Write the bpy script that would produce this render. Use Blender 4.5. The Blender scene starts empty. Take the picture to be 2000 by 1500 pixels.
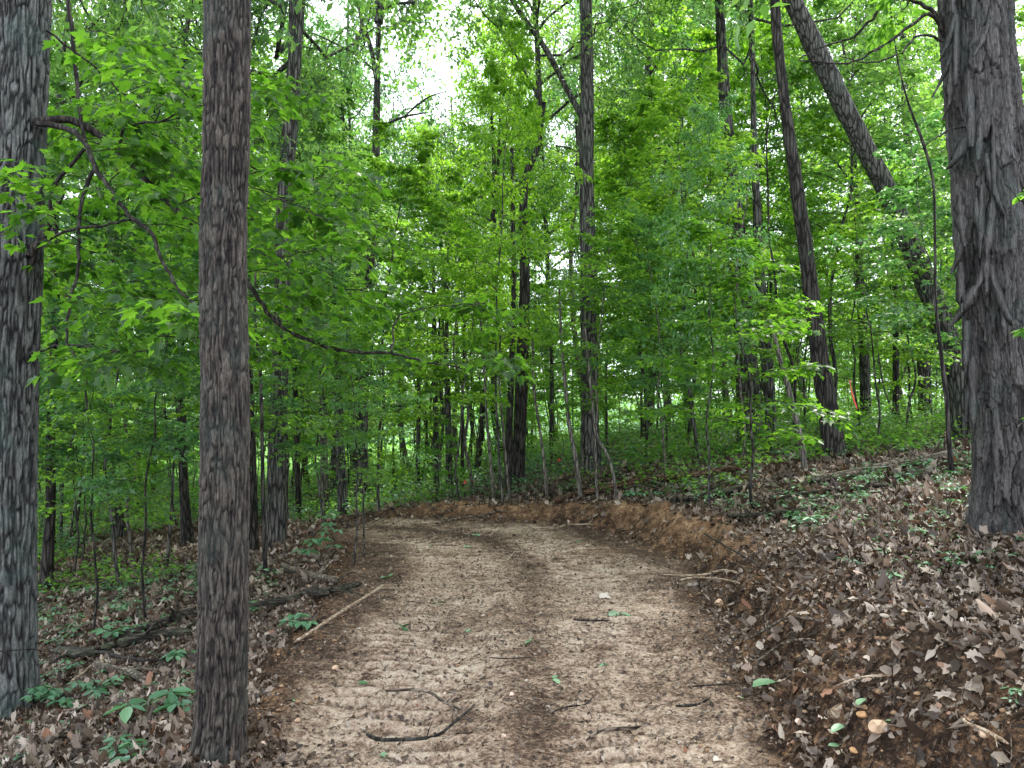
import bpy, math, random
import numpy as np
from math import radians, sin, cos, pi

# ------------------------------------------------------------------ scene, camera, light
S = bpy.context.scene
S.render.engine = 'CYCLES'
S.cycles.max_bounces = 7
S.cycles.diffuse_bounces = 3
S.cycles.glossy_bounces = 2
S.cycles.transmission_bounces = 5
S.cycles.transparent_max_bounces = 4
S.view_settings.view_transform = 'Standard'
S.view_settings.look = 'None'
S.view_settings.gamma = 1.0
S.view_settings.exposure = 2.0

F = 1500.0; HOR = 850.0; CAMZ = 1.6
PITCH = math.atan((HOR-750)/F)
cd = bpy.data.cameras.new('camera'); cam = bpy.data.objects.new('camera', cd)
S.collection.objects.link(cam)
cam.location = (0, 0, CAMZ); cam.rotation_euler = (pi/2+PITCH, 0, 0)
cd.sensor_width = 36.0; cd.lens = 36.0*F/2000.0; cd.clip_start = 0.05; cd.clip_end = 3000
S.camera = cam

SUN_EL, SUN_AZ = radians(58), radians(35)      # azimuth from +Y towards +X: behind and right of the scene
W = bpy.data.worlds.new('World'); S.world = W; W.use_nodes = True
nt = W.node_tree; nt.nodes.clear()
out = nt.nodes.new('ShaderNodeOutputWorld'); bg = nt.nodes.new('ShaderNodeBackground')
sky = nt.nodes.new('ShaderNodeTexSky'); sky.sky_type = 'NISHITA'; sky.sun_disc = False
sky.sun_elevation = SUN_EL; sky.sun_rotation = SUN_AZ; sky.dust_density = 4.0; sky.air_density = 1.0
mx = nt.nodes.new('ShaderNodeMix'); mx.data_type = 'RGBA'
tcw = nt.nodes.new('ShaderNodeTexCoord'); nzw = nt.nodes.new('ShaderNodeTexNoise')
nzw.inputs['Scale'].default_value = 3.0; nzw.inputs['Detail'].default_value = 6
crw = nt.nodes.new('ShaderNodeMapRange'); crw.inputs['From Min'].default_value = .3; crw.inputs['From Max'].default_value = .7
crw.inputs['To Min'].default_value = .7; crw.inputs['To Max'].default_value = .97
nt.links.new(tcw.outputs['Generated'], nzw.inputs['Vector']); nt.links.new(nzw.outputs['Fac'], crw.inputs['Value'])
nt.links.new(crw.outputs['Result'], mx.inputs['Factor'])
nt.links.new(sky.outputs['Color'], mx.inputs['A']); mx.inputs['B'].default_value = (8.6, 9.2, 10.4, 1)   # bright cloud layer
nt.links.new(mx.outputs['Result'], bg.inputs['Color']); bg.inputs['Strength'].default_value = 0.10
nt.links.new(bg.outputs['Background'], out.inputs['Surface'])

sd = bpy.data.lights.new('sun', 'SUN'); sun = bpy.data.objects.new('sun', sd); S.collection.objects.link(sun)
sd.energy = 2.7; sd.angle = radians(12); sd.color = (1.0, 0.96, 0.88)
sv = np.array([sin(SUN_AZ)*cos(SUN_EL), cos(SUN_AZ)*cos(SUN_EL), sin(SUN_EL)])
from mathutils import Vector
sun.rotation_euler = Vector(-sv).to_track_quat('-Z', 'Y').to_euler()

COL = S.collection
rng = np.random.default_rng(7); random.seed(7)

# ------------------------------------------------------------------ noise
def _h(ix, iy, iz, s):
    h = (ix.astype(np.int64)*374761393 + iy.astype(np.int64)*668265263 + iz.astype(np.int64)*1274126177 + s*974711) & 0xFFFFFFFF
    h = ((h ^ (h >> 13))*1274126177) & 0xFFFFFFFF
    return ((h ^ (h >> 16)) & 0xFFFFFF)/float(0xFFFFFF)
def noise(x, y, z=0.0, s=0):
    x, y, z = np.broadcast_arrays(np.asarray(x, float), np.asarray(y, float), np.asarray(z, float))
    ix, iy, iz = np.floor(x), np.floor(y), np.floor(z)
    fx, fy, fz = x-ix, y-iy, z-iz
    fx, fy, fz = fx*fx*(3-2*fx), fy*fy*(3-2*fy), fz*fz*(3-2*fz)
    r = 0
    for a in (0, 1):
        for b in (0, 1):
            for c in (0, 1):
                w = (fx if a else 1-fx)*(fy if b else 1-fy)*(fz if c else 1-fz)
                r = r + w*_h(ix+a, iy+b, iz+c, s)
    return r
def fbm(x, y, z=0.0, s=0, o=4):
    r = 0; a = .5; t = 0
    for k in range(o):
        r = r+a*noise(x*2**k, y*2**k, z*2**k, s+k*17); t += a; a *= .5
    return r/t
def voro(u, v, s=0, wrap=None):       # F1, F2, cell id value, offset v to nearest cell point
    iu, iv = np.floor(u), np.floor(v)
    f1 = np.full(u.shape, 9.); f2 = f1.copy(); cid = np.zeros(u.shape); dv = np.zeros(u.shape); du = np.zeros(u.shape)
    for a in (-1, 0, 1):
        for b in (-1, 0, 1):
            cu, cv = iu+a, iv+b
            hu = np.mod(cu, wrap) if wrap else cu
            px = cu+.15+.7*_h(hu, cv, hu*0, s); py = cv+.1+.8*_h(hu, cv, hu*0+3, s)
            d = np.hypot(px-u, py-v); new = d < f1
            f2 = np.where(new, f1, np.minimum(f2, d))
            cid = np.where(new, _h(hu, cv, hu*0+7, s), cid); dv = np.where(new, v-py, dv); du = np.where(new, u-px, du)
            f1 = np.where(new, d, f1)
    return f1, f2, cid, du, dv
def sst(a, b, x):
    t = np.clip((x-a)/(b-a), 0, 1); return t*t*(3-2*t)

# ------------------------------------------------------------------ the ground
TR = np.array([(0.1, -8), (0.05, 2), (0.07, 4), (0.12, 6.5), (0.15, 9.0), (-0.35, 11.0), (-1.7, 12.2), (-3.3, 13.4), (-5.2, 15.2), (-8.5, 18.5)])
TW = np.array([1.33, 1.33, 1.36, 1.62, 1.95, 1.9, 1.35, 1.0, .9, .9])
def trail_d(x, y):                     # signed edge distance (negative inside), side (+ right/uphill), arc length
    best = np.full(np.shape(x), 1e9); side = np.zeros(np.shape(x)); arc = np.zeros(np.shape(x)); acc = 0; lat = np.zeros(np.shape(x))
    for i in range(len(TR)-1):
        a, b = TR[i], TR[i+1]; L = np.hypot(*(b-a)); t = (b-a)/L
        px, py = x-a[0], y-a[1]; u = np.clip(px*t[0]+py*t[1], 0, L)
        dx, dy = px-u*t[0], py-u*t[1]; d = np.hypot(dx, dy); w = TW[i]+(TW[i+1]-TW[i])*u/L
        e = d-w; m = e < best
        cr = dx*t[1]-dy*t[0]
        best = np.where(m, e, best); side = np.where(m, np.sign(cr), side); arc = np.where(m, acc+u, arc); lat = np.where(m, cr, lat); acc += L
    return best, side, arc, lat
def natural(x, y):
    r = np.where(x > 0, 7.0*np.tanh(x/7.0), 11.0*np.tanh(x/11.0))
    z = 0.195*r+0.25+0.012*np.minimum(y, 40)
    amp = np.clip(y/20, .3, 1)
    return z+amp*(0.35*(fbm(x*.18, y*.18, 0, 3, 2)-.5))+0.10*(noise(x*1.1, y*1.1, 0, 5)-.5)
def ground(x, y, fine=True):
    x = np.asarray(x, float); y = np.asarray(y, float)
    n = natural(x, y)
    d, side, arc, lat = trail_d(x, y)
    n = n-.15*(1-sst(-1.7, -.7, x))*(1-sst(6, 9, y))
    wob = (fbm(x*1.3, y*1.3, 0, 9, 3)-.5)*.5
    zt = 0.012*y+0.05*np.minimum(0, x+1.2)+0.26*np.minimum(0, x+2.3)
    zt = zt+0.02*(noise(x*.9, y*.9, 0, 21)-.5)
    e = d+wob
    t = np.where(side > 0, .45*sst(-.08, .42, e)+.55*sst(.1, .8+1.9*sst(5.5, 9, y), e), sst(-.1, .8, e))
    t = np.maximum(t, sst(3.7, 5.4, -x))
    z = zt+(n-zt)*t
    # spoil thrown up along the edges
    rimr = np.exp(-((e-.55)/.28)**2)*(.08+.13*noise(x*2.3, y*2.3, 0, 31))*sst(6, 12, y)
    riml = np.exp(-((e-.12)/.3)**2)*(.02+.09*noise(x*2.3, y*2.3, 0, 33))
    z = z+np.where(side > 0, rimr, riml)*np.where(y < 25, 1, 0)
    z = z+.30*np.exp(-((x+3.0)/.75)**2-((y-11.3)/.8)**2)
    if fine:
        bank = np.exp(-((e-.25)/.4)**2)
        z = z+bank*(.17*(fbm(x*5, y*5, 0, 41, 4)-.5)+.06*(fbm(x*17, y*17, 0, 42, 3)-.5))
        tr = 1-sst(-.25, .05, e)
        # cleat prints of a tracked machine in two lanes
        lane = np.exp(-((np.abs(lat+.05)-.70)/.42)**4)
        cl = np.sin((arc+.06*(fbm(x*2, y*2, 0, 51, 2)-.5)+.02*np.sin(lat*9))*2*pi/.17)
        z = z+tr*lane*.022*np.sign(cl)*np.abs(cl)**.7*sst(.25, .5, noise(x*.8+4, y*.8, 0, 52))
        z = z+tr*(-.03*lane+.06*(fbm(x*4, y*4, 0, 61, 4)-.5)+.030*(fbm(x*18, y*18, 0, 62, 3)-.5))
        z = z+(1-tr)*.05*(fbm(x*6, y*6, 0, 71, 3)-.5)
    return z
def gz(x, y): return float(ground(np.array([x]), np.array([y]))[0])

cP, sP = cos(PITCH), sin(PITCH)
def ray(px, py):
    u, v = (px-1000)/F, (750-py)/F
    return np.array([u, cP-v*sP, sP+v*cP])
def at(px, py, Y):
    r = ray(px, py); return np.array([0, 0, CAMZ])+r*(Y/r[1])
TT = np.concatenate([np.arange(2.2, 30, .03), np.arange(30, 90, .3)])
def hit(px, py, lift=0.0):
    r = ray(px, py); P = np.array([0, 0, CAMZ])[None]+r[None]*(TT/r[1])[:, None]
    g = ground(P[:, 0], P[:, 1]); k = np.where(P[:, 2] < g+lift)[0]
    k = k[0] if len(k) else len(TT)-1
    return np.array([P[k, 0], P[k, 1], g[k]+lift])
def proj(P):
    P = np.asarray(P, float); d = P-np.array([0, 0, CAMZ])
    f = d[..., 1]*cP+d[..., 2]*sP; up = -d[..., 1]*sP+d[..., 2]*cP
    return 1000+F*d[..., 0]/f, 750-F*up/f

# ------------------------------------------------------------------ mesh helpers
def mesh(name, V, faces=None, loops=None, tot=None, attrs=None, smooth=False):
    """faces: (n,k) int array, or loops+tot for mixed polygons"""
    m = bpy.data.meshes.new(name); V = np.ascontiguousarray(V, np.float32)
    if faces is not None:
        loops = faces.reshape(-1); tot = np.full(len(faces), faces.shape[1])
    loops = np.asarray(loops, np.int32); tot = np.asarray(tot, np.int32)
    m.vertices.add(len(V)); m.vertices.foreach_set('co', V.reshape(-1))
    m.loops.add(len(loops)); m.loops.foreach_set('vertex_index', loops)
    m.polygons.add(len(tot)); st = np.concatenate([[0], np.cumsum(tot)[:-1]]).astype(np.int32)
    m.polygons.foreach_set('loop_start', st); m.polygons.foreach_set('loop_total', tot)
    if smooth: m.polygons.foreach_set('use_smooth', np.ones(len(tot), bool))
    for k, a in (attrs or {}).items():
        at_ = m.attributes.new(k, 'FLOAT', 'POINT'); at_.data.foreach_set('value', np.ascontiguousarray(a, np.float32))
    m.update(calc_edges=True); m.validate()
    return m
def link(name, me, mat=None, parent=None, loc=None):
    o = bpy.data.objects.new(name, me); COL.objects.link(o)
    if mat is not None and len(me.materials) == 0: me.materials.append(mat)
    if parent is not None: o.parent = parent
    if loc is not None: o.location = loc
    return o
def tag(o, label=None, cat=None, group=None, kind=None):
    if label: o['label'] = label
    if cat: o['category'] = cat
    if group: o['group'] = group
    if kind: o['kind'] = kind
    return o
def empty(name, loc, label, cat, group=None):
    o = bpy.data.objects.new(name, None); COL.objects.link(o); o.location = loc; o.empty_display_size = .1
    return tag(o, label, cat, group)

def frames(P):
    """P (n,m,3): tangents and two normals along each path"""
    T = np.gradient(P, axis=1); T /= np.linalg.norm(T, axis=2, keepdims=True)+1e-9
    ref = np.zeros_like(T); ref[..., 0] = 1
    par = np.abs(T[..., 0]) > .8; ref[par] = (0, 1, 0)
    A = np.cross(T, ref); A /= np.linalg.norm(A, axis=2, keepdims=True)+1e-9
    # keep one reference for the whole path so that rings do not twist
    B = np.cross(T, A)
    return T, A, B
def tubes(P, R, sides=5):
    """P (n,m,3), R (n,m) -> verts, quad faces"""
    n, m, _ = P.shape; T, A, B = frames(P)
    th = np.arange(sides)*2*pi/sides
    V = P[:, :, None]+R[:, :, None, None]*(np.cos(th)[None, None, :, None]*A[:, :, None]+np.sin(th)[None, None, :, None]*B[:, :, None])
    idx = np.arange(n*m*sides).reshape(n, m, sides)
    a = idx[:, :-1]; b = idx[:, 1:]
    Fq = np.stack([a, np.roll(a, -1, 2), np.roll(b, -1, 2), b], -1).reshape(-1, 4)
    return V.reshape(-1, 3), Fq
class Wood:
    def __init__(s): s.V = []; s.F = []; s.n = 0
    def add(s, P, R, sides=5):
        P = np.asarray(P, float); R = np.asarray(R, float)
        if P.ndim == 2: P = P[None]; R = R[None]
        v, f = tubes(P, R, sides); s.V.append(v); s.F.append(f+s.n); s.n += len(v)
    def mesh(s, name): return mesh(name, np.concatenate(s.V), np.concatenate(s.F), smooth=True)
def resample(P, n):
    P = np.asarray(P, float); d = np.concatenate([[0], np.cumsum(np.linalg.norm(np.diff(P[:, :3], axis=0), axis=1))])
    # Catmull-Rom style smooth interpolation on arc length
    t = np.linspace(0, d[-1], n); out = np.empty((n, P.shape[1]))
    m = np.gradient(P, d, axis=0) if len(P) > 2 else np.repeat((P[1:]-P[:-1])/d[-1], 2, 0)
    k = np.clip(np.searchsorted(d, t, 'right')-1, 0, len(d)-2); h = (d[k+1]-d[k])[:, None]; s = ((t-d[k])[:, None])/h
    return (2*s**3-3*s**2+1)*P[k]+(s**3-2*s**2+s)*h*m[k]+(-2*s**3+3*s**2)*P[k+1]+(s**3-s**2)*h*m[k+1]

# leaf outlines: half outline (x right, y along) from base to tip
LEAF = {
 'maple': [(0, 0), (.36, -.03), (.27, .13), (.54, .42), (.34, .42), (.37, .62), (.17, .57), (.13, .76), (0, 1)],
 'maple_s': [(0, 0), (.42, .03), (.27, .2), (.5, .52), (.19, .55), (0, 1)],
 'oval': [(0, 0), (.17, .2), (.25, .48), (.17, .78), (0, 1)],
 'oval_s': [(0, 0), (.24, .45), (0, 1)],
 'oak': [(0, 0), (.08, .15), (.22, .24), (.12, .33), (.34, .5), (.18, .57), (.3, .76), (.12, .8), (0, 1)],
 'oak_w': [(0, 0), (.13, .1), (.3, .2), (.19, .31), (.44, .45), (.25, .56), (.36, .74), (.13, .82), (0, 1)],
 'chip': [(0, 0), (.3, .1), (.4, .6), (.15, 1), (0, 1)],
}
def leaf_batch(kind, P, D, N, L, fold=.22, curl=.18, tint=None, curls=None, crumple=0.):
    """leaves at P, tip direction D, upper normal N, length L -> verts, loops, tot, attrs"""
    H = np.array(LEAF[kind]); k = len(H)
    left = H[1:-1].copy(); left[:, 0] *= -1
    T = np.concatenate([H, left[::-1]])             # full ring: right side up, left side down
    x, y = T[:, 0], T[:, 1]
    n = len(P)
    D = D/(np.linalg.norm(D, axis=1, keepdims=True)+1e-9); N = N-D*np.sum(N*D, 1, keepdims=True); N /= np.linalg.norm(N, axis=1, keepdims=True)+1e-9
    X = np.cross(D, N)
    c = curl if curls is None else curls[:, None]
    Z = fold*np.abs(x)[None]-c*(y**2)[None]+np.zeros((n, 1))
    if curls is not None: Z = Z-c*1.6*(x**2)[None]
    if crumple: Z = Z+rng.normal(0, crumple, Z.shape)*(np.abs(x)+.15)[None]*2
    V = P[:, None]+L[:, None, None]*(x[None, :, None]*X[:, None]+y[None, :, None]*D[:, None]+Z[:, :, None]*N[:, None])
    r1 = list(range(0, k)); r2 = [k-1]+list(range(k, len(T)))+[0]
    loops = (np.array(r1+r2)[None]+(np.arange(n)*len(T))[:, None]).reshape(-1)
    tot = np.tile([len(r1), len(r2)], n)
    tint = rng.random(n) if tint is None else tint
    return V.reshape(-1, 3), loops, tot, {'tint': np.repeat(tint, len(T))}
def leaf_mesh(name, parts, hq=False):
    Vs, Ls, Ts, At = [], [], [], []; o = 0
    for V, l, t, a in parts:
        Vs.append(V); Ls.append(l+o); Ts.append(t); At.append(a['tint']); o += len(V)
    return mesh(name, np.concatenate(Vs), loops=np.concatenate(Ls), tot=np.concatenate(Ts), attrs={'tint': np.concatenate(At)})

# ------------------------------------------------------------------ materials
def newmat(name):
    m = bpy.data.materials.new(name); m.use_nodes = True; n = m.node_tree; n.nodes.clear()
    o = n.nodes.new('ShaderNodeOutputMaterial'); return m, n, o
def N_(n, t, **kw):
    x = n.nodes.new(t)
    for k, v in kw.items():
        if k in x.inputs.keys(): x.inputs[k].default_value = v
        else: setattr(x, k, v)
    return x
def ramp(n, stops, src=None):
    r = n.nodes.new('ShaderNodeValToRGB'); e = r.color_ramp.elements
    while len(e) > 1: e.remove(e[-1])
    e[0].position = stops[0][0]; e[0].color = (*stops[0][1], 1)
    for p, c in stops[1:]:
        q = e.new(p); q.color = (*c, 1)
    if src is not None: n.links.new(src, r.inputs['Fac'])
    return r
def leaf_material(name, stops, trans, tfac=.5, rough=.45, spec=.35):
    m, n, o = newmat(name)
    a = N_(n, 'ShaderNodeAttribute', attribute_name='tint'); oi = n.nodes.new('ShaderNodeObjectInfo')
    ad = N_(n, 'ShaderNodeMath', operation='MULTIPLY_ADD'); n.links.new(oi.outputs['Random'], ad.inputs[0]); ad.inputs[1].default_value = .35
    mu = N_(n, 'ShaderNodeMath', operation='MULTIPLY'); n.links.new(a.outputs['Fac'], mu.inputs[0]); mu.inputs[1].default_value = .65
    n.links.new(mu.outputs[0], ad.inputs[2])
    r = ramp(n, stops, ad.outputs[0]); t = ramp(n, trans, ad.outputs[0])
    p = N_(n, 'ShaderNodeBsdfPrincipled', Roughness=rough); n.links.new(r.outputs['Color'], p.inputs['Base Color'])
    p.inputs['Specular IOR Level'].default_value = spec
    tr = n.nodes.new('ShaderNodeBsdfTranslucent'); n.links.new(t.outputs['Color'], tr.inputs['Color'])
    mix = N_(n, 'ShaderNodeMixShader'); mix.inputs[0].default_value = tfac
    n.links.new(p.outputs[0], mix.inputs[1]); n.links.new(tr.outputs[0], mix.inputs[2]); n.links.new(mix.outputs[0], o.inputs['Surface'])
    return m
M = {}
M['leaf_maple'] = leaf_material('maple leaf', [(0, (.02, .06, .018)), (.5, (.05, .13, .03)), (1, (.10, .2, .045))],
                                [(0, (.10, .25, .015)), (.5, (.29, .58, .035)), (1, (.54, .84, .09))], .6, .4, .5)
M['leaf_cool'] = leaf_material('blue green leaf', [(0, (.022, .07, .025)), (.5, (.055, .14, .05)), (1, (.11, .22, .085))], [(0, (.06, .21, .04)), (.5, (.18, .45, .08)), (1, (.36, .68, .16))], .45, .33, .6)
M['leaf_yellow'] = leaf_material('yellow green leaf', [(0, (.035, .10, .012)), (.5, (.075, .17, .02)), (1, (.13, .24, .035))], [(0, (.11, .3, .01)), (.5, (.31, .62, .03)), (1, (.52, .84, .08))], .6, .4, .5)
M['leaf_dark_shaded'] = leaf_material('deep green and shade-toned maple leaf', [(0, (.014, .045, .012)), (.5, (.034, .095, .02)), (1, (.07, .15, .03))], [(0, (.07, .2, .012)), (.5, (.20, .47, .025)), (1, (.42, .74, .06))], .55, .4, .5)  # near-left boughs: their shade put into the colour; small maple: own dark green
M['leaf_canopy'] = leaf_material('canopy leaf', [(0, (.022, .075, .026)), (.5, (.04, .12, .035)), (1, (.08, .19, .045))],
                                 [(0, (.09, .24, .04)), (.5, (.26, .53, .07)), (1, (.5, .8, .14))], .5, .38, .55)
M['leaf_hickory'] = leaf_material('hickory leaf', [(0, (.025, .09, .014)), (.5, (.05, .16, .02)), (1, (.09, .24, .03))],
                                  [(0, (.10, .3, .02)), (.5, (.26, .58, .04)), (1, (.46, .8, .09))], .55, .4, .5)
M['leaf_low'] = leaf_material('seedling leaf', [(0, (.04, .11, .055)), (.6, (.09, .20, .11)), (1, (.16, .3, .15))],
                              [(0, (.08, .28, .05)), (1, (.2, .5, .1))], .3, .4, .5)
M['leaf_fallen'] = leaf_material('fallen green leaf', [(0, (.05, .14, .05)), (.5, (.12, .24, .12)), (1, (.22, .36, .2))],
                                 [(0, (.08, .25, .05)), (1, (.2, .4, .15))], .2, .4, .5)
M['litter'] = leaf_material('dead leaf', [(0, (.022, .015, .011)), (.25, (.055, .038, .027)), (.45, (.125, .092, .067)), (.65, (.235, .185, .14)), (.82, (.38, .32, .255)), (.92, (.2, .085, .045)), (.96, (.3, .2, .13)), (1, (.52, .45, .38))],
                            [(0, (.06, .03, .015)), (1, (.35, .2, .1))], .12, .55, .35)

def bark_material(name, dark, mid, light, lichen, lich=.35, sc=18, bump=.6, relief=False, stretch=.13, lying=False):
    m, n, o = newmat(name)
    tc = n.nodes.new('ShaderNodeTexCoord'); mp = N_(n, 'ShaderNodeMapping'); mp.inputs['Scale'].default_value = (sc*.16, sc*.8, sc) if lying else (sc, sc, sc*stretch)
    n.links.new(tc.outputs['Object'], mp.inputs['Vector'])
    # ridges
    nz = N_(n, 'ShaderNodeTexNoise', Scale=1.0, Detail=6.0, Roughness=.62, Distortion=.7); n.links.new(mp.outputs[0], nz.inputs['Vector'])
    vo = N_(n, 'ShaderNodeTexVoronoi', feature='DISTANCE_TO_EDGE', Scale=.75)
    mvec = N_(n, 'ShaderNodeMix', data_type='RGBA'); mvec.inputs['Factor'].default_value = .35
    n.links.new(mp.outputs[0], mvec.inputs['A']); n.links.new(nz.outputs['Color'], mvec.inputs['B']); mvec.blend_type = 'ADD'
    n.links.new(mvec.outputs['Result'], vo.inputs['Vector'])
    vr = N_(n, 'ShaderNodeMapRange'); vr.inputs['From Max'].default_value = .22; n.links.new(vo.outputs['Distance'], vr.inputs['Value'])
    h = N_(n, 'ShaderNodeMath', operation='MULTIPLY'); n.links.new(vr.outputs[0], h.inputs[0]); n.links.new(nz.outputs['Fac'], h.inputs[1])
    src = h.outputs[0]
    if relief:
        at_ = N_(n, 'ShaderNodeAttribute', attribute_name='relief')
        mm = N_(n, 'ShaderNodeMath', operation='MULTIPLY_ADD'); n.links.new(h.outputs[0], mm.inputs[0]); mm.inputs[1].default_value = .3
        m2 = N_(n, 'ShaderNodeMath', operation='MULTIPLY'); n.links.new(at_.outputs['Fac'], m2.inputs[0]); m2.inputs[1].default_value = .75
        n.links.new(m2.outputs[0], mm.inputs[2]); src = mm.outputs[0]
    cr = ramp(n, [(.2, dark), (.42, mid), (.8, light)] if relief else [(.08, dark), (.32, mid), (.75, light)], src)
    # lichen patches
    ln = N_(n, 'ShaderNodeTexNoise', Scale=2.3, Detail=5.0, Roughness=.65); n.links.new(tc.outputs['Object'], ln.inputs['Vector'])
    lr = N_(n, 'ShaderNodeMapRange'); lr.inputs['From Min'].default_value = .5; lr.inputs['From Max'].default_value = .68; lr.inputs['To Max'].default_value = lich
    n.links.new(ln.outputs['Fac'], lr.inputs['Value'])
    mc = N_(n, 'ShaderNodeMix', data_type='RGBA'); n.links.new(lr.outputs[0], mc.inputs['Factor']); n.links.new(cr.outputs['Color'], mc.inputs['A']); mc.inputs['B'].default_value = (*lichen, 1)
    gm = N_(n, 'ShaderNodeMapping'); gm.inputs['Scale'].default_value = (sc*.8, sc*3, sc*4) if lying else (sc*4.5, sc*4.5, sc*stretch*6); n.links.new(tc.outputs['Object'], gm.inputs['Vector'])
    gn = N_(n, 'ShaderNodeTexNoise', Scale=1.0, Detail=3.0, Roughness=.8); n.links.new(gm.outputs[0], gn.inputs['Vector'])
    gr = ramp(n, [(.3, (.35, .35, .35)), (.5, (.9, .9, .9)), (.7, (1.7, 1.7, 1.7))], gn.outputs['Fac'])
    gx = N_(n, 'ShaderNodeMix', data_type='RGBA', blend_type='MULTIPLY'); gx.inputs['Factor'].default_value = 1.0; n.links.new(mc.outputs['Result'], gx.inputs['A']); n.links.new(gr.outputs['Color'], gx.inputs['B']); mc = gx
    p = N_(n, 'ShaderNodeBsdfPrincipled', Roughness=.88); p.inputs['Specular IOR Level'].default_value = .2
    n.links.new(mc.outputs['Result'], p.inputs['Base Color'])
    nf = N_(n, 'ShaderNodeTexNoise', Scale=4.0, Detail=4.0, Roughness=.7); n.links.new(mp.outputs[0], nf.inputs['Vector'])
    ha = N_(n, 'ShaderNodeMath', operation='MULTIPLY_ADD'); n.links.new(nf.outputs['Fac'], ha.inputs[0]); ha.inputs[1].default_value = .35; n.links.new(h.outputs[0], ha.inputs[2])
    b = N_(n, 'ShaderNodeBump', Strength=bump, Distance=.02 if not relief else .008); n.links.new(ha.outputs[0], b.inputs['Height']); n.links.new(b.outputs[0], p.inputs['Normal'])
    n.links.new(p.outputs[0], o.inputs['Surface']); return m
M['bark_grey'] = bark_material('furrowed grey bark', (.008, .008, .008), (.047, .047, .044), (.125, .129, .12), (.06, .09, .078), .6, 30, .9, True)
M['bark_brown'] = bark_material('ridged brown bark', (.005, .004, .004), (.032, .027, .023), (.09, .078, .064), (.045, .062, .052), .55, 36, .9, True)
M['bark_shag'] = bark_material('shaggy bark', (.005, .005, .005), (.038, .035, .033), (.10, .094, .088), (.045, .065, .056), .5, 30, .9, True, .07)
M['bark_mid'] = bark_material('grey brown bark', (.014, .013, .011), (.075, .070, .062), (.18, .172, .152), (.075, .10, .08), .4, 24, 1.0)
M['bark_dark'] = bark_material('dark bark', (.008, .007, .006), (.042, .036, .031), (.10, .088, .078), (.05, .065, .05), .25, 24, 1.0)
M['bark_pale'] = bark_material('pale sapling bark', (.04, .035, .03), (.13, .115, .095), (.24, .215, .18), (.13, .15, .12), .3, 30, .6)
M['twig'] = bark_material('twig bark', (.010, .008, .007), (.03, .026, .022), (.075, .066, .055), (.045, .055, .04), .2, 30, .3)
M['deadwood'] = bark_material('weathered dead wood', (.04, .03, .022), (.15, .115, .085), (.3, .25, .2), (.12, .14, .09), .3, 30, .9, lying=True)
M['rotten'] = bark_material('rotten orange wood', (.03, .016, .011), (.11, .06, .037), (.21, .125, .08), (.07, .08, .04), .3, 30, 1.0, lying=True)
M['moss'] = bark_material('dark mossy log bark', (.012, .010, .008), (.045, .037, .028), (.10, .085, .065), (.06, .08, .04), .5, 26, 1.0, lying=True)
M['palewood'] = bark_material('debarked pale wood', (.16, .11, .07), (.34, .26, .18), (.5, .42, .32), (.3, .22, .14), .4, 40, .4, lying=True)

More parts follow.
